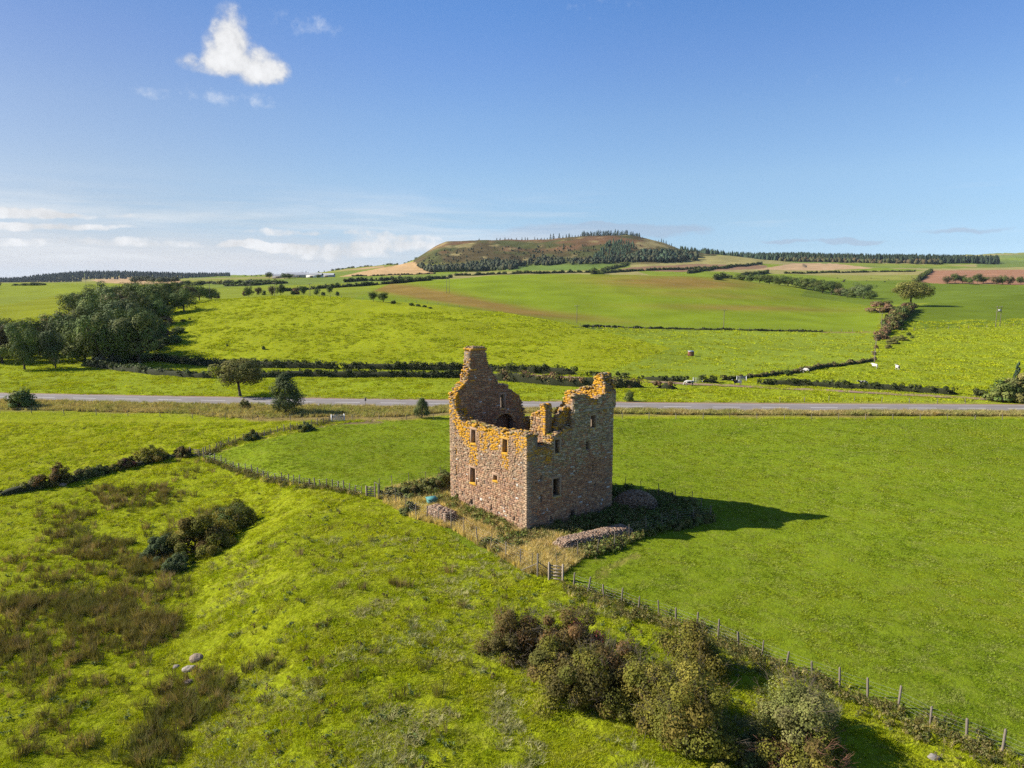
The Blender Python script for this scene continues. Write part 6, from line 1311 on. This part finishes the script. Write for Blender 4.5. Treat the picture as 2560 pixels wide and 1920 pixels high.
HOL = [(-60, 1440), (130, 1310), (330, 1330), (470, 1440), (440, 1560), (430, 1650), (200, 1690), (-60, 1660)]
rx, ry, rz_ = poly_world(3600, HOL, -2.5); rn = fbm(rx / 4.2, ry / 3.2, 4, 67); kk = rn > .585 + .2 * GR.random(len(rx)); x, y, z = np.concatenate([x, rx[kk]]), np.concatenate([y, ry[kk]]), np.concatenate([z, rz_[kk]])
jx, jy = GR.normal(size=len(x)) * .7, GR.normal(size=len(x)) * .7; x, y = x + jx, y + jy; z = T(x, y)
scatter('rushes', 'brown and olive rush clumps in the wet hollow', np.stack([x, y, z], 1), GR.uniform(.55, 1.25, len(x)), [tuft('td%d' % i, 70, .30, .80, .020, M_RUSHB, 660 + i, .5, droop=.1) for i in range(4)], 'rushes', 5)
# pale dead tussocks and docks on the near bank
x, y = field_pts(6500, 29, 62, .5); z, u, v, tow, fld, enc = masks(x, y); k = ~tow & ~fld & ~enc & (fbm(x / 3.2, y / 3.2, 4, 25) > .56) & (u > 500); x, y, z = x[k], y[k], z[k]
M_DEADB = mat_blade('dead_tussock', (.36, .33, .15), (.28, .30, .12), (.22, .27, .07), (.44, .38, .22), .6)
scatter('pale_tussocks', 'pale matted dead grass tussocks on the near bank', np.stack([x, y, z], 1), GR.uniform(.6, 1.3, len(x)), [tuft('te%d' % i, 36, .24, .30, .022, M_DEADB, 670 + i, 1.1, droop=.5) for i in range(3)], seed=6)
# fence-line weeds
LINE = [(1434, 1468), (1510, 1497), (1596, 1529), (1690, 1556), (1795, 1597), (1905, 1646), (2030, 1692), (2169, 1744), (2325, 1812), (2505, 1884), (2600, 1925)]
def along_line(pts, n, off, spread):
    P = resample([hit(*q)[:2] for q in pts], .1); i = GR.integers(0, len(P), n); return P[i, 0] + GR.normal(size=n) * spread + off[0], P[i, 1] + GR.normal(size=n) * spread + off[1]
x, y = along_line(LINE, 620, (-.4, -.5), .55); x2, y2 = along_line([(509, 1147), (583, 1173), (673, 1199), (774, 1218), (904, 1238)], 420, (0, -.2), .3); x3, y3 = along_line([(500, 1142), (608, 1102), (744, 1074), (825, 1056)], 420, (-.4, .5), .7)
x, y = np.concatenate([x, x2, x3]), np.concatenate([y, y2, y3]); z = T(x, y)
scatter('fence_weeds', 'rank brown and green weeds tangled along the field fences', np.stack([x, y, z], 1), GR.uniform(.45, .95, len(x)), [weed('wb0', 110, .4, .7, .12, HAWO + BR, 680, M_LEAFN), weed('wb1', 110, .45, .6, .12, HAWR + BR, 681, M_LEAFN), tuft('tf0', 30, .2, .6, .02, M_STRAWB, 682, .5), tuft('tf1', 40, .25, .55, .02, M_ROUGHB, 683, .6), tuft('tf2', 40, .25, .5, .02, M_FIELDB, 684, .6)], 'weeds', 7)
# rank verge below the road
x, y = np.empty(0), np.empty(0); P = RPF[(np.abs(RPF[:, 0]) < 112)]
n = 15000; i = GR.integers(0, len(P), n); uu = CX + F * P[i, 0] / P[i, 1]; wdt = np.interp(uu, [0, 560, 640, 1000, 1150, 2560], [9, 9.5, 12, 10, 4, 3.2]); off = 3.9 + GR.random(n) * wdt
x, y = P[i, 0] - .07 * off + GR.uniform(-.8, .8, n), P[i, 1] - off; z = T(x, y); 
scatter('verge_grass', 'tall rusty and straw coloured grass on the bank below the road', np.stack([x, y, z], 1), (.5 + .8 * fbm(x / 3, y / 3, 3, 19)) * GR.uniform(.7, 1.2, n), [tuft('tg%d' % i, 26, .3, .75, .035, M_VERGEB, 690 + i, .5) for i in range(3)] + [], seed=8)
# moss and grass on the wall heads
xs = []; GRW = np.random.default_rng(9)
for w, o, ex, nr, ln in (('A', N0, DA, -DB, 10.5), ('B', N0, DB, -DA, 5.4), ('D', Rc, DA, DB, 9), ('C', Lc, DB, DA, 2)):
    for s in GRW.uniform(.2, ln, 60 if w == 'A' else 26):
        if vnoise(s * 1.1, 0.0, 4) > .42: q = o + ex * s - nr * GRW.uniform(.4, 1.1); xs.append((q[0] - TLOC[0], q[1] - TLOC[1], float(prof(w, s)) + .02))
mo = scatter('wall_turf', 'grass and moss growing on the wall heads', np.array(xs), GRW.uniform(.5, 1.1, len(xs)), [tuft('th0', 40, .16, .22, .02, M_STRAWB, 700, .6), tuft('th1', 40, .18, .16, .02, M_FIELDB, 701, .6)], seed=9)
mo.parent = TOWER; del mo['category']

# grass lumps over the middle distance: the strip beyond the road, the hill pasture and the cattle field
x, y = field_pts(95000, 136, 360, .80); z = T(x, y); u, v = px_of(x, y, z)
rd = np.interp(u, [q[0] for q in ROAD_FAR], [q[1] for q in ROAD_FAR]); k = (v < rd - 3) & ~inpoly(u, v, FIELDS[5][0]) & (GR.random(len(x)) < .15 + .85 * sstep(fbm(x / 5, y / 5, 3, 45), .45, .62)); k &= ~(inpoly(u, v, FIELDS[4][0]) & (GR.random(len(x)) < .6))
x, y, z = x[k], y[k], z[k]
M_HILLB = mat_blade('hill_grass', (.318, .378, .014), (.375, .405, .015), (.250, .322, .015), (.48, .44, .15), .3)
scatter('hill_pasture_grass', 'lumpy yellow green grass over the hill pasture and roadside strip', np.stack([x, y, z - .03], 1), (.6 + .9 * fbm(x / 6, y / 6, 3, 46)) * np.interp(y, [136, 360], [1.0, 1.7]), [tuft('ti%d' % i, 26, .42, .30, .06, M_HILLB, 710 + i, .9) for i in range(3)], seed=10)

# docks, thistles and ragwort stalks dotted over the rough pasture
x, y = field_pts(2600, 29, 100, .8); z, u, v, tow, fld, enc = masks(x, y); k = ~tow & ~fld & ~enc & (v > 1060) & (fbm(x / 6, y / 6, 3, 91) > .44); x, y, z = x[k], y[k], z[k]
scatter('docks', 'brown docks and thistles dotted over the rough pasture', np.stack([x, y, z], 1), GR.uniform(.4, 1.1, len(x)), [weed('wd0', 60, .22, .38, .09, [(.17, .12, .06), (.13, .12, .045)], 720, M_LEAFN), weed('wd1', 70, .26, .30, .10, [(.12, .17, .05), (.16, .19, .07)], 721, M_LEAFN), tuft('wd2', 24, .14, .45, .02, M_RUSHB, 722, .5)], 'weeds', 11)

# ------------------------------------------------------------------ the faint sea air over the whole country
def haze():
    m, b, out = mat('haze'); vol = b.node('ShaderNodeVolumePrincipled'); vol.inputs['Color'].default_value = (.72, .86, 1.0, 1); vol.inputs['Density'].default_value = 2.5e-5; vol.inputs['Anisotropy'].default_value = .1
    b.nt.links.new(vol.outputs[0], out.inputs['Volume']); mb = MB(); mb.box((0, 6200, 104), (42000, 0, 0), (0, 10000, 0), (0, 0, 111)); add('haze', mb.mesh('haze'), m, label='thin blue haze over the far country', cat='haze', kind='stuff')
haze()
